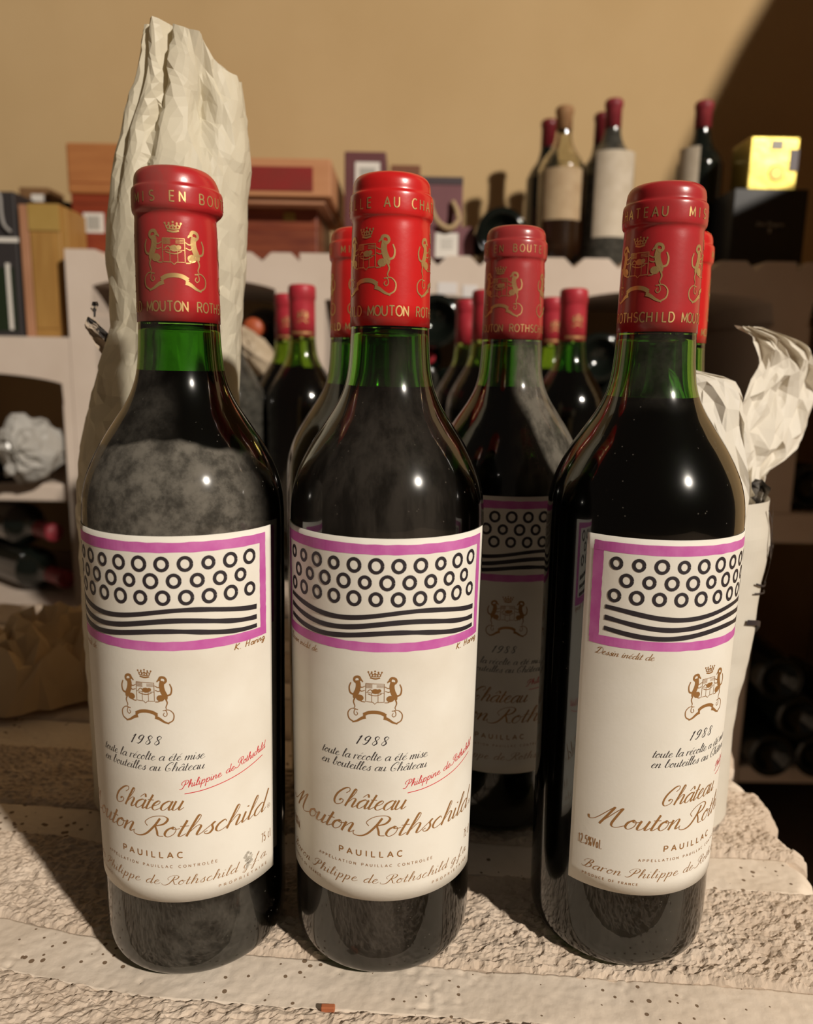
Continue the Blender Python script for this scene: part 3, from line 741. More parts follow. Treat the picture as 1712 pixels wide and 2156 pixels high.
# low rack at the left
lrack = thing('low_wine_rack', 'low pale stone rack with arched bin left of the tall rack, wooden case on top', 'wine rack', (0, 0, 0))
LZ = px_z(80, 709); LX0 = px_x(-420); LA = (px_x(-330, 830), px_x(132, 830))
link('lintel', lintel(LX0, PX[0] - 0.001, LZ, LA, [px_x(-150), px_x(-60)], crown=px_z(0, 783), spring=px_z(0, 822)), RACKM, lrack)
link('post', block(LA[1], PX[0] - 0.001, -.6, px_z(0, 822) - .02, bev=0), RACKM, lrack); link('post', block(LX0, LA[0], -.6, px_z(0, 822) - .02, bev=0), RACKM, lrack)
link('shelf_slab', block(LA[0] + .001, LA[1] - .001, -.20, -.165, RY + 0.01), RACKM, lrack)
link('shelf_slab', block(LA[0] + .001, LA[1] - .001, px_z(40, 1060), px_z(40, 1022), RY + 0.02), RACKM, lrack)

# ================================================================= FRONT BOTTLES
def dent1(a, z):
    if z < 0.2835: return 1.0
    k = min(1, (z - 0.2835) / 0.003); k2 = max(0, min(1, (0.299 - z) / 0.005))
    return 1 + k * k2 * (0.045 + 0.035 * math.cos(a - 1.6) + 0.02 * math.cos(3 * a + 1))
B1 = claret('claret_bottle', 'red-capped claret bottle with thick grey dust on shoulder beside cream tissue sleeve', -.08538, .29217, G1, CAP1, .2300, -.157, 12, -37, -25, PAPER2, dent1, GOLD, 16)
smu = ([], [])
rs_ = np.random.RandomState(3)
for k in range(26):
    q_ = rs_.randn(2); disc(36.0 + q_[0] * .9, 45.6 + q_[1] * 1.5, .35 + .5 * rs_.rand(), smu, 9)
l1 = [c_ for c_ in B1.children if c_.name.startswith('label')][0]
flat_obj('smudge', smu, label_map(-.157), mottled('smudge_grey', (.24, .21, .17), (.62, .58, .50), 420, .7, 3), l1, .0001)
B2 = claret('claret_bottle', 'bright red-capped claret bottle standing between dusty-shouldered bottle and glossy clean bottle', -.00744, .29494, G2, CAP2, .2255, -.070, -35, 145, -26, PAPER2, None, GOLD, 1.4)
B3 = claret('claret_bottle', 'glossy clean claret bottle with label turned right in front of crumpled white paper', .09403, .30088, G3, CAP3, .2230, .535, -50, 20, 22, PAPER, None, GOLD, -17.4)
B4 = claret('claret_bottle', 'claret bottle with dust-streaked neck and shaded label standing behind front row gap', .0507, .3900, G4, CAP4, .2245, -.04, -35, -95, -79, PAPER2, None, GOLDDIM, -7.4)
B5 = claret('claret_bottle', 'claret bottle half hidden directly behind the brightest red-capped bottle', -.0257, .4020, G5, CAP2, .2240, .4, 25, -28, -19, None, None, GOLD, 3.7)
B6 = claret('claret_bottle', 'claret bottle wrapped to its shoulder in opened white tissue paper', .1325, .3940, G5, CAP2, .2235, .4, -25, 52, 40, None, None, GOLD, -18.7)

# ================================================================= THIRD ROW (slimmer necks)
SL = [(36.5, 35), (37.2, 150), (37.4, 176), (36.6, 186), (34.2, 195), (30, 204), (24.5, 213), (19, 222), (15.6, 230), (13.9, 240), (13.0, 252), (12.6, 270), (12.4, 297)]
OUT_S = prof_spline(BASE + SL) + [(0.0, 0.297)]
RS = np.array([p for p in OUT_S if p[1] > 0.018 and p[0] > 0]); RS = RS[np.argsort(RS[:, 1])]
def rs_at(z): return float(np.interp(z, RS[:, 1], RS[:, 0]))
SLIM_ME = glass_mesh(OUT_S, [(0, .19)] + [(rs_at(z) - .003, z) for z in np.linspace(.19, .2465, 26)] + [(0, .2465)], 'bottle_glass')
SLIM_CAP = lathe([(a / 1000, b / 1000) for a, b in [(13.0, 249), (13.35, 249), (13.2, 270), (13.0, 284), (13.3, 285), (13.9, 286), (13.9, 295), (13.4, 298), (11.5, 299.6), (6, 300), (0, 300)]], 64, name='capsule')
def slim_wine(level):
    zs = np.concatenate([np.linspace(0.02, 0.172, 8), np.linspace(0.175, level, 26)])
    a = lathe([(0, 0.019), (0.03, 0.014)] + [(rs_at(z) - .0027, z) for z in zs] + [(0, level)], 48, name='wine'); flip(a); return a
def slim(label, px, py, Y, z, glassm, capm, level, blob=True):
    p = P(px, py, Y=Y)
    t = thing('red_capped_bottle', label, 'wine bottle', (p[0], Y, z), (0, 0, 0), 'green bottles with red capsules at the back of the ledge')
    link('bottle_glass', SLIM_ME.copy(), glassm, t); link('wine', slim_wine(level), WINE, t)
    c = link('capsule', SLIM_CAP.copy(), capm, t)
    if blob:   # small gold emblem and band, out of focus
        o = ([], []); 
        def f(u, v, e): a = u / 13.2; r = .0134 + e; return (r * math.sin(a), -r * math.cos(a), v / 1000)
        crest(2.5, 268, .62, o); flat_obj('capsule_emblem', o, f, GOLD, c, .0002)
        o = ([], []); ribbon(resample([(-9, 252.5), (13, 252.5)], 1), lambda d, t: 2.2, o); flat_obj('capsule_band', o, f, GOLDDIM, c, .0002)
    return t
plinth = link('stone_slab', box_mesh(0.45, 0.30, 0.016, 0.004, 'stone_slab'), ROUGH); plinth.location = (-0.022, 0.70, -0.002)
tag(plinth, 'flat stone slab under the back row of red-capped bottles', 'stone slab')
slim('green bottle with gold-marked red capsule against white post, in front of its twin', 636, 620, .80, .0142, G6, CAPX, .218)
slim('green bottle with red capsule peeking out left behind its twin near white post', 603, 620, .90, .0142, G6, CAPX, .222)
slim('green bottle with gold-marked red capsule right of the dust-streaked bottle neck', 1208, 640, .79, .0142, G5, CAPX, .2185)
slim('green bottle with red capsule between dust-streaked neck and gold-marked capsule', 1163, 640, .885, .0142, G6, CAPX, .222)
slim('olive bottle with plain rose-red capsule left of the dust-streaked bottle neck', 984, 660, .93, .0142, G6, CAPX, .222, False)
slim('olive bottle with dull red capsule almost hidden by the dust-streaked bottle neck', 1022, 640, .82, .0142, G6, CAPX, .222, False)
slim('dusty grey bottle with red capsule half hidden by the tall cream tissue sleeve', 478, 640, .80, .0142, GDUSTDARK, CAPX, .20, False)

# ================================================================= SHELF: boxes, bag, old bottles
def shelf_box(name, label, cat, px0, px1, pyt, Y, depth, m_, z0=SHZ + .0004, group=None, bev=.002, pyref=430, rot=0):
    xa = px_x(px0, pyref, Y); xb = px_x(px1, pyref, Y); zt = px_z((px0 + px1) / 2, pyt, Y)
    t = thing(name, label, cat, ((xa + xb) / 2, Y, z0), (0, 0, rot), group)
    link('body', box_mesh(xb - xa, depth, zt - z0, bev, 'body'), m_, t)
    return t, xb - xa, zt - z0
def panel(t, name, w_, h_, cx, cz, m_, th=.0012, y=0.0):
    me = box_mesh(w_, th, h_, 0, name)
    for v in me.vertices: v.co += Vector((cx, y - th, cz - h_ / 2))
    return link(name, me, m_, t)
WOODO = mottled('orange_wood', (0.45, 0.185, 0.06), (0.37, 0.14, 0.045), 10, 0.55, 6, 0, 60, 0, .4, .3, .7, .001, (1, 1, 7))
WOODR = mottled('red_brown_wood', (0.27, 0.048, 0.016), (0.21, 0.033, 0.012), 9, 0.5, 6, 0, 60, 0, .4, .3, .7, .001, (1, 1, 8))
WOODR2 = mottled('dark_red_wood', (0.24, 0.062, 0.025), (0.12, 0.024, 0.014), 10, 0.45, 6, 0, 60, 0, .4, .3, .7, .001, (1, 1, 9))
WOODP = mottled('salmon_wood', (0.56, 0.27, 0.13), (0.50, 0.225, 0.10), 8, 0.6, 6, 0, 60, 0, .4, .3, .7, .001, (1, 1, 8))
WOODY = mottled('honey_wood', (0.42, 0.235, 0.065), (0.33, 0.165, 0.04), 14, 0.55, 6, 0, 60, 0, .4, .3, .7, .001, (6, 6, .8))
WOODEDGE = mottled('pink_wood_edge', (0.46, 0.23, 0.13), (0.40, 0.19, 0.10), 12, .6)
REDPANEL = mottled('red_panel', (0.27, 0.022, 0.02), (0.22, 0.03, 0.022), 20, .45)
BURG = mottled('burgundy_card', (0.135, 0.042, 0.045), (0.115, 0.034, 0.038), 18, .6)
BURG2 = mottled('mauve_card', (0.19, 0.075, 0.085), (0.165, 0.062, 0.072), 18, .6)
WHITEP = mat('white_sticker', (0.72, 0.68, 0.62), .6)
GREYP = mat('grey_print', (0.40, 0.385, 0.345), .6)
BLACKC = mat('black_card', (0.007, 0.007, 0.008), .45)
BRASS = mat('brass', (0.40, 0.27, 0.07), .4, .8)

t, w_, h_ = shelf_box('wooden_case', 'red-brown wooden wine case with white sticker under plain orange wood case', 'wine case', 150, 345, 410, 1.312, .25, WOODR)
panel(t, 'lid_line', w_, .0012, 0, h_ * .86, WOODR2, .0008)
sx = px_x(198, 470, 1.312) - t.location.x; sz = px_z(198, 470, 1.312) - SHZ
s = panel(t, 'sticker', .033, .031, sx, sz, WHITEP); panel(s, 'barcode_print', .020, .021, sx, sz, GREYP, .0006, -.0012)
t2, w2, h2 = shelf_box('wooden_case', 'plain orange wooden case stacked on red-brown case with white sticker', 'wine case', 144, 345, 301, 1.309, .24, WOODO, SHZ + h_ + .0005, bev=.004)
panel(t2, 'lid_line', w2 - .01, .001, 0, h2 * .22, WOODR, .0006)
t, w_, h_ = shelf_box('wooden_case', 'dark red wooden chest with brass catch under salmon case with red panel', 'wine case', 430, 668, 437, 1.27, .22, WOODR2)
panel(t, 'lid_line', w_, .0012, 0, h_ * .60, WOODR, .0008)
panel(t, 'catch', .018, .012, px_x(610, 457, 1.27) - t.location.x, px_z(610, 457, 1.27) - SHZ, BRASS, .003)
t2, w2, h2 = shelf_box('wooden_case', 'salmon wooden case with sliding red panel on dark red chest', 'wine case', 420, 697, 332, 1.225, .30, WOODP, SHZ + h_ + .0085)
panel(t2, 'foot', w2 - .02, .0085, 0, -.0043, WOODEDGE, .2, .21)
px0, px1 = px_x(440, 380, 1.225) - t2.location.x, px_x(659, 380, 1.225) - t2.location.x
panel(t2, 'sliding_panel', px1 - px0, px_z(600, 351, 1.225) - px_z(600, 402, 1.225), (px0 + px1) / 2, (px_z(600, 351, 1.225) + px_z(600, 402, 1.225)) / 2 - t2.location.z, REDPANEL, .0015)
t, w_, h_ = shelf_box('gift_box', 'tall burgundy card box with white sticker between salmon case and gift bag', 'gift box', 725, 812, 319, 1.32, .1, BURG)
sx = px_x(774, 375, 1.32) - t.location.x; sz = px_z(774, 378, 1.32) - SHZ
s = panel(t, 'sticker', .040, .052, sx, sz, WHITEP); panel(s, 'barcode_print', .026, .034, sx, sz, GREYP, .0006, -.0012)
shelf_box('gift_box', 'brown card box showing its top edge just behind brightest red capsule', 'gift box', 822, 884, 347, 1.36, .09, mottled('brown_card', (0.22, 0.085, 0.04), (0.18, 0.07, 0.035), 15, .7))
t, w_, h_ = shelf_box('gift_box', 'flat mauve card box with white sticker under gift bag with rope handle', 'gift box', 850, 1001, 476, 1.235, .12, BURG2)
sx = px_x(940, 528, 1.235) - t.location.x; sz = px_z(940, 528, 1.235) - SHZ
sz = max(sz, .0195); s = panel(t, 'sticker', .035, .036, sx, sz, WHITEP)
for k in range(4): panel(s, 'printed_line', .018, .0012, sx, sz + .008 - k * .004, GREYP, .0005, -.0012)
zb = SHZ + h_
t, w_, h2 = shelf_box('gift_bag', 'mauve paper gift bag with cream rope handle standing on flat mauve box', 'gift bag', 850, 974, 372, 1.25, .09, BURG2, zb + .0005, None, .001)
panel(t, 'fold_band', w_, .011, 0, h2 - .0056, mat('bag_fold', (0.05, 0.03, 0.035), .6), .001)
def bagpt(a, b, yy): q = P(a, b, Y=1.25); return (q[0] - t.location.x, yy, q[2] - t.location.z)
link('rope_handle', tube([bagpt(906, 424, -.003), bagpt(909, 448, -.013), bagpt(922, 474, -.021), bagpt(944, 486, -.0225), bagpt(962, 472, -.021), bagpt(961, 448, -.013), bagpt(953, 426, -.003)], .0042, 10, 'rope_handle'), mottled('cream_rope', (0.50, 0.36, 0.20), (0.40, 0.28, 0.15), 300, .8), t)

# lying bottles and old bottles, opaque dark glass
def generic_prof(body=37.5, h=300, neck=13.5, sh=.62):
    H = h
    return prof_spline([(0, 22), (14, 18), (24, 7), (28, 1), (31, 0), (body - 2, 3), (body, 10), (body, H * .3), (body, H * sh - 4), (body * .96, H * sh + 8), (body * .78, H * sh + 22), (body * .52, H * sh + 36), (neck * 1.12, H * sh + 52), (neck, H * sh + 68), (neck * .97, H - 12), (neck * 1.1, H - 10), (neck * 1.1, H - 4), (neck * .9, H)]) + [(0, H / 1000)]
GEN = lathe(generic_prof(), 64, name='bottle_glass'); flip(GEN)
def gcap(h0, neck=13.5, H=300): return [(neck * 1.0 / 1000, h0 / 1000), (neck * 1.05 / 1000, h0 / 1000), (neck * 1.04 / 1000, (H - 13) / 1000), (neck * 1.16 / 1000, (H - 11) / 1000), (neck * 1.16 / 1000, (H - 3) / 1000), (neck * .95 / 1000, (H + .4) / 1000), (0, (H + .8) / 1000)]
GENCAP = lathe(gcap(246), 48, name='capsule')
def strip_label(t, r, a0, a1, z0, z1, m_, name='label'):
    V = []; F = []; n = 24
    for rr in (r + .0006, r + .0002):
        for k in range(n + 1):
            a = a0 + (a1 - a0) * k / n
            V += [(rr * math.sin(a), -rr * math.cos(a), z0), (rr * math.sin(a), -rr * math.cos(a), z1)]
    for k in range(n): F.append((2 * k, 2 * k + 2, 2 * k + 3, 2 * k + 1))
    o = 2 * (n + 1)
    for k in range(n): F.append((2 * k + 1, 2 * k + 3, o + 2 * k + 3, o + 2 * k + 1)); F.append((2 * k, o + 2 * k, o + 2 * k + 2, 2 * k + 2))
    F.append((0, 1, o + 1, o)); F.append((2 * n, o + 2 * n, o + 2 * n + 1, 2 * n + 1))
    return link(name, mesh(name, V, F, False), m_, t)
OLDLAB = mottled('old_label', (0.62, 0.54, 0.43), (0.52, 0.44, 0.33), 40, .7)
OLDLAB2 = mottled('foxed_label', (0.48, 0.36, 0.22), (0.40, 0.28, 0.16), 40, .7)
OLDG = 'old bottles standing on the rack top'
def old_bottle(label, px, pytop, Y, glassm, capm, lab=None, labm=None, dia=38.5, cap0=252, clear=None, tilt=0):
    p = P(px, pytop, Y=Y); h = (p[2] - SHZ) * 1000; pb = P(px, 500, Y=Y)
    t = thing('old_bottle', label, 'wine bottle', (float(p[0]), Y, SHZ), (0, 0, 0), OLDG)
    pr = generic_prof(dia, h, 13.2)
    if clear:
        ra = np.array([q for q in pr if q[1] > .02 and q[0] > 0]); ra = ra[np.argsort(ra[:, 1])]
        ri = lambda z: float(np.interp(z, ra[:, 1], ra[:, 0]))
        vz = np.linspace(clear * h / 1000, h * .93 / 1000, 24)
        link('bottle_glass', glass_mesh(pr, [(0, vz[0])] + [(ri(z) - .0025, z) for z in vz] + [(0, vz[-1])], 'bottle_glass'), glassm, t)
        a = lathe([(0, .02), (.03, .016)] + [(ri(z) - .0022, z) for z in np.linspace(.02, clear * h / 1000 + .001, 16)] + [(0, clear * h / 1000 + .001)], 48, name='wine'); flip(a)
        link('wine', a, SEAT, t)
    else:
        a = lathe(pr, 64, name='bottle_glass'); flip(a); link('bottle_glass', a, glassm, t)
    link('capsule', lathe(gcap(cap0 * h / 300, 13.2, h), 48, name='capsule'), capm, t)
    if lab: strip_label(t, dia / 1000, *lab, labm)
    return t
CAPRD = mottled('capsule_old_red', (0.30, 0.035, 0.045), (0.20, 0.02, 0.03), 80, .5)
CORKM = mottled('cork_tan', (0.36, 0.20, 0.09), (0.28, 0.14, 0.06), 120, .7)
old_bottle('pale old bottle with low fill, tan cork top and foxed label on rack top', 1190, 226, 1.40, GCLEAR, CORKM, (-.95, .85, .085, .168), OLDLAB2, 39, 258, .60)
old_bottle('dark old bottle with red capsule and large white label on rack top', 1294, 211, 1.40, GDUSTDARK, CAPRD, (-.85, 1.05, .058, .196), OLDLAB, 40, 252)
old_bottle('dark bottle with dark red capsule partly hidden behind pale low-filled bottle', 1158, 254, 1.49, GDARK, CAPD, None, None, 37, 236)
old_bottle('dark bottle with dark red capsule mostly hidden behind white-labelled old bottle', 1270, 240, 1.49, GDARK, CAPD, None, None, 37, 240)
old_bottle('dark old bottle with red capsule beside the black box with gold carton', 1484, 215, 1.40, GDARK, CAPRD, (-1.3, -.35, .12, .205), OLDLAB, 39, 255)
old_bottle('dark bottle in shade behind the old bottle beside black box', 1455, 352, 1.50, GDARK, CAPD, None, None, 36, 240)

# black and gold boxes
t, w_, h_ = shelf_box('gift_box', 'square black card box with small pale script under gold carton', 'gift box', 1541, 1697, 397, 1.27, .085, BLACKC, bev=.0015, pyref=470)
o = ([], []); cxp = px_x(1622, 470, 1.27) - t.location.x; czp = px_z(1622, 476, 1.27) - SHZ
script_text('Dom Pérignon', (cxp - .022) * 1000, (cxp + .021) * 1000, czp * 1000, 2.6, o, .22, .4, .2)
ribbon([((cxp) * 1000, czp * 1000 - 4), ((cxp) * 1000, czp * 1000 - 11)], lambda d, t_: 5 * (1 - t_ * .7), o)
flat_obj('script_and_shield', o, lambda u, v, e: (u / 1000, -e, v / 1000), mat('pale_ink', (0.45, 0.42, 0.38), .5), t, .0006)
zb = SHZ + h_
GOLDC = mottled('gold_card', (0.66, 0.52, 0.13), (0.52, 0.40, 0.09), 14, .28, 5, .25, 30, .85, .5, .3, .7, .003)
t, w_, h2 = shelf_box('gift_box', 'shiny gold carton with two grey stickers on top of black box', 'gift box', 1578, 1681, 287, 1.28, .07, GOLDC, zb + .0005, None, .002, 340)
for a, b, ww, hh in ((1631, 309, .018, .013), (1665, 341, .013, .032)):
    panel(t, 'sticker', ww, hh, px_x(a, b, 1.29) - t.location.x, px_z(a, b, 1.29) - t.location.z, GREYP if a < 1650 else mat('dark_grey_sticker', (.16, .14, .15), .6))
bm_ = bmesh.new(); bmesh.ops.create_cone(bm_, cap_ends=True, segments=24, radius1=.012, radius2=.010, depth=.0015); me = bpy.data.meshes.new('round_seal'); bm_.to_mesh(me); bm_.free()
me.transform(Matrix.Rotation(PI / 2, 4, 'X')); me.transform(Matrix.Translation((px_x(1628, 368, 1.29) - t.location.x, -.0008, px_z(1628, 368, 1.29) - t.location.z)))
link('round_seal', me, mat('gold_seal', (.35, .26, .08), .35, .8), t)

# left: honey wood case, black window case, brown flap box on the low rack
t, w_, h_ = shelf_box('wooden_case', 'upright honey-coloured wooden single-bottle case on low rack beside black case', 'wine case', 66, 132, 428, 1.23, .075, WOODY, LZ, None, .002, 560)
panel(t, 'lid_top', w_ * .98, h_ * .19, 0, h_ * .895, mottled('honey_wood_light', (0.44, 0.29, 0.085), (0.38, 0.24, 0.06), 12, .55), .002)
panel(t, 'sliding_lid', w_ * .72, h_ * .70, -.004, h_ * .42, WOODY, .0015)
me = box_mesh(.014, .078, h_ * .99, .001, 'side_board')
for v in me.vertices: v.co += Vector((-w_ / 2 - .0072, 0, 0))
link('side_board', me, WOODEDGE, t)
me = box_mesh(.0100, .07, h_ * .97, .001, 'side_board')
for v in me.vertices: v.co += Vector((w_ / 2 + .005, .003, 0))
link('side_board', me, WOODY, t)
t, w_, h_ = shelf_box('gift_box', 'black presentation case with clear window and grey carry cord on low rack', 'gift box', -90, 40, 402, 1.235, .1, mat('charcoal_card', (.035, .03, .03), .5), LZ, None, .002, 560)
panel(t, 'window', .05, .095, px_x(0, 630, 1.235) - t.location.x, px_z(0, 630, 1.235) - LZ, mat('dark_window', (.02, .03, .015), .12), .001)
panel(t, 'window_frame', .006, .10, px_x(22, 630, 1.235) - t.location.x, px_z(22, 625, 1.235) - LZ, WHITEP, .002)
panel(t, 'white_bar', .10, .007, 0, px_z(10, 505, 1.235) - LZ, WHITEP, .0015)
def cpt(a, b): q = P(a, b, Y=1.235); return (q[0] - t.location.x, -.005, q[2] - t.location.z)
link('carry_cord', tube([cpt(-12, 404), cpt(2, 412), cpt(6, 450), cpt(12, 475), cpt(26, 490)], .0028, 8, 'carry_cord'), mat('grey_cord', (.30, .28, .26), .6), t)
t, w_, h_ = shelf_box('gift_box', 'brown card box with pale round patch behind the honey wood case', 'gift box', 40, 104, 394, 1.42, .06, mottled('brown_carton', (.22, .115, .045), (.18, .09, .035), 20, .7), LZ, None, .002, 410)
panel(t, 'pale_patch', .022, .012, .006, h_ - .018, WHITEP)
t, w_, h_ = shelf_box('gift_box', 'black card box in shade between honey wood case and tall rack', 'gift box', 96, 146, 424, 1.40, .06, BLACKC, LZ, None, .002, 440)

# price tags on the rack front
for a, b, ww, hh in ((942, 607, .029, .017), (990, 613, .022, .018)):
    q = P(a, b, Y=RY - .0006); me = box_mesh(ww, .0006, hh, 0, 'price_tag'); o_ = link('price_tag', me, mat('tag_paper', (.72, .68, .66), .6)); o_.location = (q[0], RY - .0012, q[2] - hh / 2)
    tag(o_, 'wider blank white paper tag on rack front under mauve box' if ww > .025 else 'narrow blank white paper tag on rack front beside the wider tag', 'tag', 'white tags on the rack front')

# ---------------------------------------------------------------- bottles lying in the bins
LYG = 'bottles lying in the rack bins'
def lying(label, px, py, Y, out='base', glassm=GDARK, capm=None, lab=None, labm=None, yaw=0.0, pitch=0.0, scale=1.0, group=LYG):
    """bottle on its side; out = which end shows"""
    p = P(px, py, Y=Y)
    t = thing('lying_bottle', label, 'wine bottle', tuple(map(float, p)), (0, 0, 0), group)
    t.rotation_euler = ((-PI / 2 + pitch) if out == 'base' else (PI / 2 + pitch), 0, yaw); t.scale = (scale,) * 3
    if out == 'neck':      # capsule end towards the camera
        off = Matrix.Translation((0, 0, -0.300))
    else: off = Matrix.Identity(4)
    g = link('bottle_glass', GEN.copy(), glassm, t); g.data.transform(off)
    if capm: c = link('capsule', GENCAP.copy(), capm, t); c.data.transform(off)
    if lab: l = strip_label(t, .0375, *lab, labm); l.data.transform(off)
    return t
ORNG = mat('capsule_orange', (0.45, 0.09, 0.03), .45); WHITC = mottled('capsule_cream', (0.52, 0.42, 0.30), (0.44, 0.35, 0.24), 60, .6)
def lying_at(label, x, z, Y=1.17, out='base', glassm=GDARK, capm=None, yaw=0.0, scale=1.0):
    t = lying(label, 856, 800, Y, out, glassm, capm, yaw=yaw, scale=scale); t.location = (x, Y, z); return t
RB = .0378
# left bin: two rows of fat bottles on the slab, a paper-wrapped one on them, the orange-capped one on top against the post
xo = posts[1][0] - RB - .0006
lying_at('bottle lying in dark bin with orange capsule end showing near white post', xo, .2912, 1.215, 'neck', GDARK, ORNG)
lying_at('bottle lying in dark bin with its neck inside the cream paper bundle', -.2455, .2262, 1.15, 'neck', GDARK, WHITC, yaw=.2)
for z_ in (.0624, .1470):
    for k in range(3): lying_at('wide dark bottle lying base outward low in the bin under the orange capsule', posts[1][0] - .0430 - .0852 * k, z_, 1.235, 'base', scale=1.12)
# middle bin: the same two rows, small bottles neck outward on them, one bottle on top
for z_ in (.0624, .1470):
    for k in range(3): lying_at('wide dark bottle lying base outward low in the middle bin behind olive bottles', .0125 + (k - 1) * .0852, z_, 1.22, 'base', scale=1.12)
xm = lambda a, b, Y: float(P(a, b, Y=Y)[0])
zm = lambda a, b, Y: float(P(a, b, Y=Y)[2])
lying_at('dark bottle lying base outward in bin just right of brightest red capsule', xm(918, 686, 1.13), .3020, 1.13)
lying_at('small bottle lying in middle bin with pink-red capsule end showing', xm(903, 752, 1.29), .2525, 1.29, 'neck', GDARK, CAPX, scale=.65)
lying_at('small bottle lying in middle bin, pale dusty base ring beside green shoulder', xm(884, 800, 1.15), .2165, 1.15, 'base', GDUSTDARK, scale=.72)
lying_at('bottle lying in middle bin with small orange capsule end near olive shoulder', xm(943, 806, 1.27), .2130, 1.27, 'neck', GDARK, ORNG, scale=.65)
lying_at('black bottle alone on the slab of the far right bin', ARCH[3][0] + RB + .0004, .0578, 1.215)
ZS2 = -.42
link('lower_slab', block(posts[2][1] + .001, PX[4] - .12, ZS2 - .03, ZS2, RY + .005), RACKM, rack)
x1_ = float(P(1264, 758, Y=1.19)[0])
lying_at('dark bottle lying base outward upper in right-hand bin by gold-marked capsule', x1_, .2556, 1.19)
lying_at('dark bottle lying base outward in right-hand bin, second from the top of its stack', x1_ + .0392, .1896, 1.19)
for a_, b_ in ((0.0006, .1238), (.0780, .1238), (.0395, .0578), (.1165, .0578)):
    lying_at('dark bottle lying base outward low in right-hand bin behind the green bottles', x1_ + a_, b_, 1.2)
xr_ = LOWP[3][1] + RB + .0004
for k in range(3): lying_at('black bottle lying in bottom row of the shaded pile low at right', xr_ + .0764 * k, ZS2 + .0378)
for k in range(2): lying_at('black bottle lying in middle row of the shaded pile low at right', xr_ + .0382 + .0764 * k, ZS2 + .0378 + .0660)
lying_at('black bottle lying on top of the shaded pile low at right', xr_, ZS2 + .0378 + .1320)
lying_at('dark bottle lying base outward on rack top groove beside mauve box', px_x(1056, 540), SHZ + .0349, 1.205)
# left bin
lying_at('dark bottle lying in low rack bin beside white plastic bag', -.6705, px_z(40, 1022) + .0383, 1.222)
def cross(label, px, py, Y, yaw, glassm=GDARK, capm=None):
    t = lying(label, px, py, Y, 'neck', glassm, capm, yaw=yaw, group='red-capped bottles in the low rack'); t.location.z -= .0085
cross('bottle lying crosswise with dull red capsule directly under the stone shelf of low rack', 116, 1112, 1.26, .9, GDARK, CAPRD)
cross('bottle lying crosswise with dark red capsule reaching furthest right in low rack', 142, 1210, 1.25, .9, GDARK, CAPRD)

# ================================================================= PAPER
TISSUE = mottled('cream_tissue', (0.74, 0.69, 0.55), (0.69, 0.63, 0.48), 18, .5, 6, .15, 150, 0, .35, .3, .7, .0006)
TISSW = mottled('white_tissue', (0.80, 0.755, 0.66), (0.74, 0.69, 0.59), 18, .5, 6, .15, 150, 0, .35, .3, .7, .0006)
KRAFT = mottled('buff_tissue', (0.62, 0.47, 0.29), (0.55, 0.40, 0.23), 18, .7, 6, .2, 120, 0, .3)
def translucent(M, k, col):
    nt, N, L = nodes(M); b = nt.nodes['Principled BSDF']; out = nt.nodes['Material Output']
    tr = N('ShaderNodeBsdfTranslucent'); tr.inputs[0].default_value = (*col, 1); mx = N('ShaderNodeMixShader'); mx.inputs[0].default_value = k
    L(b.outputs[0], mx.inputs[1]); L(tr.outputs[0], mx.inputs[2]); L(mx.outputs[0], out.inputs[0])
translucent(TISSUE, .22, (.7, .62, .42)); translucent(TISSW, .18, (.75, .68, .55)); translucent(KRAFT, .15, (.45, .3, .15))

# tall sleeve behind the dusty bottle
SY = .395
lefts = [(310, 72), (306, 130), (296, 200), (272, 260), (250, 350), (241, 450), (235, 540), (243, 620), (246, 700), (222, 770), (200, 850), (183, 930), (175, 1000), (178, 1100), (186, 1250), (196, 1400), (206, 1560)]
rights = [(500, 72), (502, 160), (513, 230), (521, 300), (525, 350), (517, 420), (515, 500), (511, 580), (505, 650), (500, 720), (498, 800), (496, 900), (494, 1000), (492, 1100), (488, 1250), (482, 1400), (476, 1560)]
def xz(lst): q = np.array([P(a, b, Y=SY)[[0, 2]] for a, b in lst]); o = np.argsort(q[:, 1]); return q[o]
LQ, RQ = xz(lefts), xz(rights)
nu, nv = 40, 56
Un, Vn, FT, rs = tri_domain(nu, nv, 5)
n0 = len(Un); hv = rs.rand(n0) - .5; hv2 = rs.rand(n0) - .5
Un, Vn, FT, mid = split_facets(Un, Vn, FT)
hv = np.concatenate([hv, [(hv[a] + hv[b]) / 2 + .10 * (rs.rand() - .5) for a, b in mid]]); hv2 = np.concatenate([hv2, [(hv2[a] + hv2[b]) / 2 for a, b in mid]])
A = PI / 2 + Un * 2 * PI; T_ = Vn       # the seam is at the back
fr = (np.cos(A) + 1) / 2
ztp = np.interp(fr, [0, .34, .68, .92, 1], [float(P(a, b, Y=SY)[2]) for a, b in ((310, 74), (375, 75), (440, 108), (486, 155), (500, 166))])
Zs = T_ * ztp
xl = np.interp(Zs, LQ[:, 1], LQ[:, 0]); xr = np.interp(Zs, RQ[:, 1], RQ[:, 0])
hd = np.interp(Zs, [0, .15, .22, .30, .36, .42], [.036, .038, .034, .030, .022, .013])
sq = np.sign(np.cos(A)) * np.abs(np.cos(A)) ** .8
Xs = (xl + xr) / 2 + (xr - xl) / 2 * sq; Ys = SY + hd * np.sin(A)
per = Un * .24
big = crumple(per * 1.5, Zs * .42, 9, 3, 14, 40)
amp = np.interp(Zs, [0, .05, .2, .3, .42], [.0010, .0018, .0036, .0046, .0046])
wr = .12 + 1.25 * np.clip(vnoise(per * 26, Zs * 20, 12) * 1.6 - .45, 0, 1)
dsp = amp * (hv * .62 * wr + big * .95)
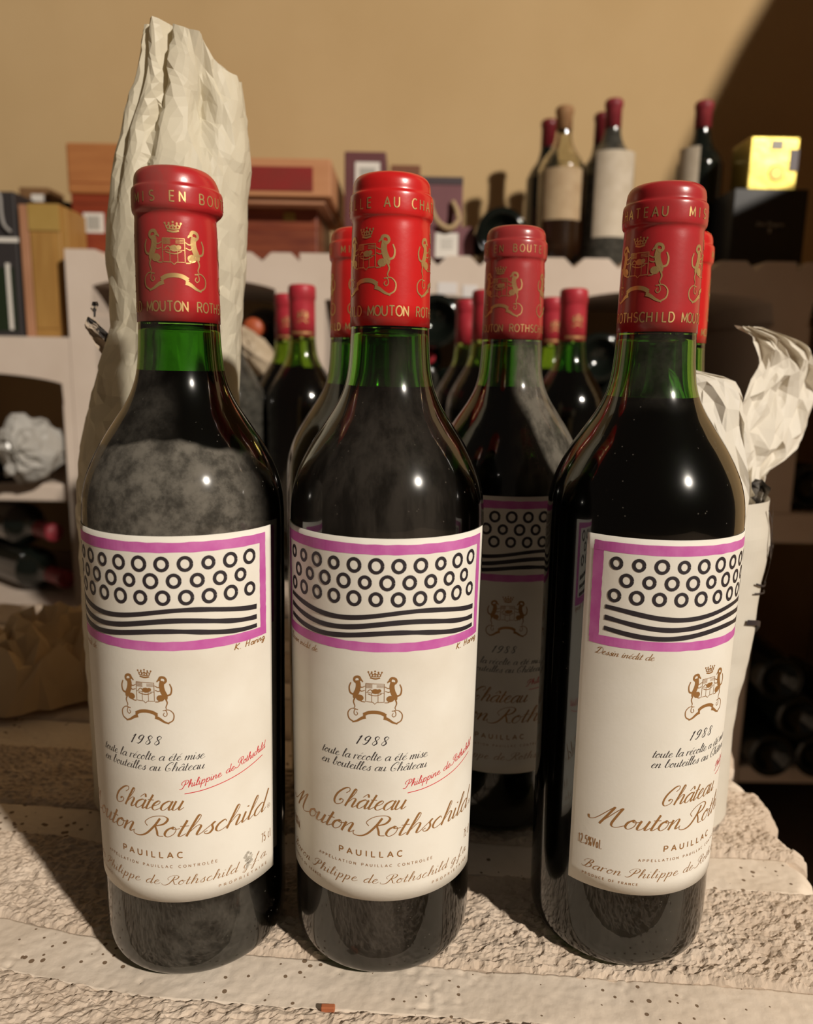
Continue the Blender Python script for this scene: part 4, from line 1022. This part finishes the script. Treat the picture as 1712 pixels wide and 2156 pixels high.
dsp = dsp - .013 * np.exp(-((A - 5.15) / .36) ** 2 - ((Zs - .350) / .024) ** 2) - .007 * np.exp(-((A - 4.45) / .10) ** 2) * np.clip((Zs - .29) / .05, 0, 1) - .004 * np.exp(-((A - 4.0) / .08) ** 2) * np.clip((Zs - .30) / .03, 0, 1)
fall = np.clip(1 - np.abs(np.cos(A)) ** 6, .15, 1)
G = np.stack([Xs + dsp * fall * np.cos(A) + .0012 * hv2, Ys + dsp * fall * np.sin(A), Zs + .0012 * hv * (T_ > .05)], -1)
G[T_ < 1e-4, 2] = .0005
sleeve = thing('tissue_sleeve', 'tall crumpled cream tissue paper sleeve behind the dust-shouldered bottle', 'paper wrap', (-.12, SY, 0))
off = np.array(sleeve.location); 
link('paper', mesh('paper', G - off, FT), TISSUE, sleeve)
# loose printed flap at its left
fl = [(181, 692), (183, 668), (196, 672), (214, 690), (232, 716), (250, 700), (252, 760), (226, 762), (206, 742)]
def crumpled_sheet(name, rows, Y, nu, nv, seed, amp, mt, parent, bowf=None, low=.6):
    """rows of (py, px_left, px_right) give the outline; facets of random height make the creases"""
    rr = np.array(catmull([(a, b, c) for a, b, c in rows], 10)); kk = np.linspace(0, 1, len(rr))
    U, V_, F, rs = tri_domain(nu, nv, seed); n0 = len(U); hv = rs.rand(n0) - .5; h2 = rs.rand(n0) - .5
    U, V_, F, mid = split_facets(U, V_, F)
    hv = np.concatenate([hv, [(hv[a] + hv[b]) / 2 + .08 * (rs.rand() - .5) for a, b in mid]]); h2 = np.concatenate([h2, [(h2[a] + h2[b]) / 2 for a, b in mid]])
    py = np.interp(V_, kk, rr[:, 0]); l = np.interp(V_, kk, rr[:, 1]); r = np.interp(V_, kk, rr[:, 2])
    G = np.array([P(a, b, Y=Y) for a, b in zip(l + (r - l) * U, py)])
    size = np.ptp(G[:, 0]) / nu
    G[:, 1] += amp * (hv * 1.6 + low * crumple(G[:, 0], G[:, 2], seed + 9, 3, 16, 45))
    G[:, 0] += size * .25 * h2; G[:, 2] += size * .25 * hv
    if bowf is not None: G[:, 1] += bowf(G[:, 0], G[:, 2])
    return link(name, mesh(name, G - np.array(parent.location), F), mt, parent)
BROWNT = mottled('brown_tissue', (.46, .37, .28), (.40, .32, .24), 20, .7)
ORN = mottled('ink_ornament', (.03, .025, .022), (.32, .26, .2), 230, .7, 3, 0, 60, 0, .3, .47, .53)
crumpled_sheet('printed_flap', [(666, 184, 186), (676, 182, 204), (690, 181, 216), (704, 190, 226), (718, 200, 240), (735, 208, 262), (756, 220, 268), (775, 236, 268)], SY - .012, 5, 6, 3, .002, BROWNT, sleeve)
crumpled_sheet('flap_print', [(668, 184, 187), (680, 184, 206), (692, 200, 219), (704, 210, 229), (714, 217, 234), (722, 222, 232)], SY - .0165, 5, 6, 3, .001, ORN, sleeve)
crumpled_sheet('torn_tip', [(635, 196, 206), (645, 192, 204), (655, 194, 202), (668, 195, 200)], SY - .012, 3, 4, 8, .002, ORN, sleeve)

# opened tissue around the bottle behind the glossy one
WX, WY = .1325, .394
wrap = thing('tissue_wrap', 'crumpled white tissue paper opened around bottle at right, black line print below', 'paper wrap', (WX, WY, 0))
off = np.array(wrap.location)
edge = np.array([P(a, b, Y=WY)[[0, 2]] for a, b in ((1606, 1060), (1609, 1130), (1592, 1210), (1580, 1300), (1562, 1390), (1546, 1450), (1536, 1510))]); edge = edge[np.argsort(edge[:, 1])]
nu, nv = 120, 90
A, T_ = np.meshgrid(np.linspace(0, 2 * PI, nu, endpoint=False), np.linspace(0, 1, nv))
Zs = T_ * .172
rr = np.maximum(np.interp(Zs, edge[:, 1], edge[:, 0]) - WX, .0388)
bas = .0392 + 0 * Zs
rad = bas + (rr - bas) * np.clip(np.cos(A), 0, 1) ** 2
hh = crumple(A * .04, Zs, 21, 5, 16, 100) * .0014
rad = np.maximum(rad + hh * np.clip(T_ * 2, .2, 1), .0384)
G = np.stack([WX + rad * np.cos(A), WY + rad * np.sin(A), Zs], -1); G[0, :, 2] = .0005
link('sleeve', grid_mesh(G - off, True, name='sleeve'), TISSW, wrap)
def bow(x, z): return -.012 + .55 * (x - .165) + .16 * np.clip(z - .2, -.1, .1)
crumpled_sheet('crumpled_top', [(686, 1550, 1606), (694, 1558, 1642), (706, 1580, 1706), (720, 1594, 1750), (745, 1600, 1786), (775, 1606, 1796), (800, 1580, 1800), (830, 1558, 1798), (860, 1536, 1792), (895, 1521, 1782), (925, 1526, 1768), (950, 1531, 1744), (975, 1538, 1706), (1000, 1560, 1640), (1022, 1560, 1614), (1050, 1556, 1610), (1085, 1556, 1606)], WY + .012, 11, 15, 41, .0062, TISSW, wrap, bow, 1.3)
crumpled_sheet('folded_corner', [(774, 1462, 1472), (790, 1463, 1536), (806, 1465, 1590), (840, 1468, 1606), (880, 1472, 1600), (930, 1480, 1592), (990, 1490, 1594), (1060, 1500, 1590), (1110, 1510, 1580)], WY - .042, 7, 9, 47, .0028, TISSW, wrap, lambda x, z: np.clip((z - .18) * .35, 0, .03) + np.clip(x - .150, 0, .1) * .55)
crumpled_sheet('torn_printed_edge', [(1012, 1596, 1612), (1024, 1590, 1618), (1040, 1586, 1622), (1058, 1592, 1618), (1085, 1594, 1616), (1110, 1596, 1614), (1130, 1600, 1608)], WY - .010, 4, 9, 61, .006, mottled('grey_print_tissue', (.13, .12, .11), (.48, .44, .38), 160, .7, 4, 0, 60, 0, .3, .4, .62), wrap)
def wrapmap(u, v, e):   # u = degrees to the right of front, v in mm
    a = math.radians(u) - PI / 2; z = v / 1000
    r_ = .0392 + max(0.0, float(np.interp(z, edge[:, 1], edge[:, 0])) - WX - .0392) * max(0, math.cos(a)) ** 2 + .0016
    return (r_ * math.cos(a), r_ * math.sin(a), z)
o = ([], [])
for pts, wd in (([(60, 168), (66, 160), (62, 150), (70, 140), (64, 130)], 1.0), ([(70, 170), (74, 158), (71, 146), (76, 138)], .9), ([(52, 132), (64, 129), (80, 128)], 1.0), ([(52, 127), (66, 125), (80, 123)], .9), ([(48, 113), (62, 110), (76, 105), (84, 100)], 2.6), ([(74, 166), (80, 160), (82, 150), (78, 143)], .9), ([(66, 150), (70, 147), (68, 143), (64, 146), (66, 150)], .8)):
    k = .7; p_ = [(x, y) for x, y in catmull(pts, 8)]
    o2 = ([], []); ribbon([(x * k, y) for x, y in p_], lambda d, t: wd, o2); b = len(o[0]); o[0].extend((x / k, y) for x, y in o2[0]); o[1].extend(tuple(i + b for i in f_) for f_ in o2[1])
flat_obj('line_print', o, wrapmap, INKBK, wrap, 0)

# buff tissue lying on the ledge at the left
Un, Vn, FT, rs = tri_domain(20, 18, 71); hv = rs.rand(len(Un)) - .5; h2 = rs.rand(len(Un)) - .5
U = Un * 2 - 1
Xk = -.238 + U * .085 * (1 - .2 * Vn) + .006 * h2; Yk = .488 + Vn * .13 + .014 * np.sin(U * 5) + .006 * hv
prof = np.sin(Vn * PI) ** .6 * (1 - np.abs(U) ** 2.5 * .75)
Zk = np.maximum(.003 + .046 * prof * (.7 + .6 * vnoise(U * 2.2, Vn * 3, 4)) + .020 * hv * np.clip(prof * 3, .08, 1), .0012)
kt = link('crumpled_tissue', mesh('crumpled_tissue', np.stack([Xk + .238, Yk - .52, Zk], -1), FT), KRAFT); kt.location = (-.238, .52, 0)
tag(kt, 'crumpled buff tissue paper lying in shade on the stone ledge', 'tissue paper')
def bundle(name, r, nu, nv, seed, rough, shear=(0, 0), tip=0.0):
    Un, Vn, FT, rs = tri_domain(nu, nv, seed); hv = rs.rand(len(Un)) - .5
    a = Un * 2 * PI; b = .03 + Vn * (PI - .06)
    hv = np.where((Un < 1e-6) | (Un > 1 - 1e-6), np.interp(Vn, np.sort(Vn), 0 * Vn), hv)
    k = 1 + rough * hv + .10 * crumple(np.cos(a) * .03, b * .02, seed, 3, 20, 60) * np.sin(Un * PI)
    dx, dz, dy = np.sin(b) * np.cos(a), np.sin(b) * np.sin(a), np.cos(b)
    return mesh(name, np.stack([r[0] * dx * k, r[1] * dy * k, r[2] * dz * k * (1 - tip * dx)], -1), FT)
c = P(68, 938, Y=1.20); hw = px_x(131, 930, 1.2) - float(c[0]); hh_ = px_z(60, 868, 1.2) - float(c[2])
bagm = mottled('white_plastic', (.66, .64, .60), (.58, .55, .50), 20, .22, 4); translucent(bagm, .35, (.7, .68, .62))
bag = link('plastic_bag', bundle('plastic_bag', (hw, .05, hh_), 22, 14, 81, .32, tip=.3), bagm); bag.location = (float(c[0]), float(c[1]), px_z(40, 1022) - min(v.co.z for v in bag.data.vertices) - .001)
tag(bag, 'white crumpled plastic bag around a bottle in the low rack bin', 'plastic bag')
# terracotta crumb on the ledge
q = P(690, 2127, z=-.002); me = box_mesh(.0052, .0022, .0022, .0004, 'terracotta_chip'); ch = link('terracotta_chip', me, mat('terracotta', (.42, .13, .05), .8)); ch.location = (q[0], q[1], -.0032)
tag(ch, 'tiny orange terracotta chip on smooth stone strip', 'chip')

me = bundle('paper_bundle', (.042, .03, .022), 14, 10, 91, .22); me.transform(Matrix.Rotation(math.radians(48), 4, 'Y'))
q = P(539, 744, Y=1.165)
pb = link('paper_bundle', me, WHITC); pb.location = tuple(map(float, q))
tag(pb, 'cream paper bundle around a bottle neck in the bin by the white post', 'paper bundle')
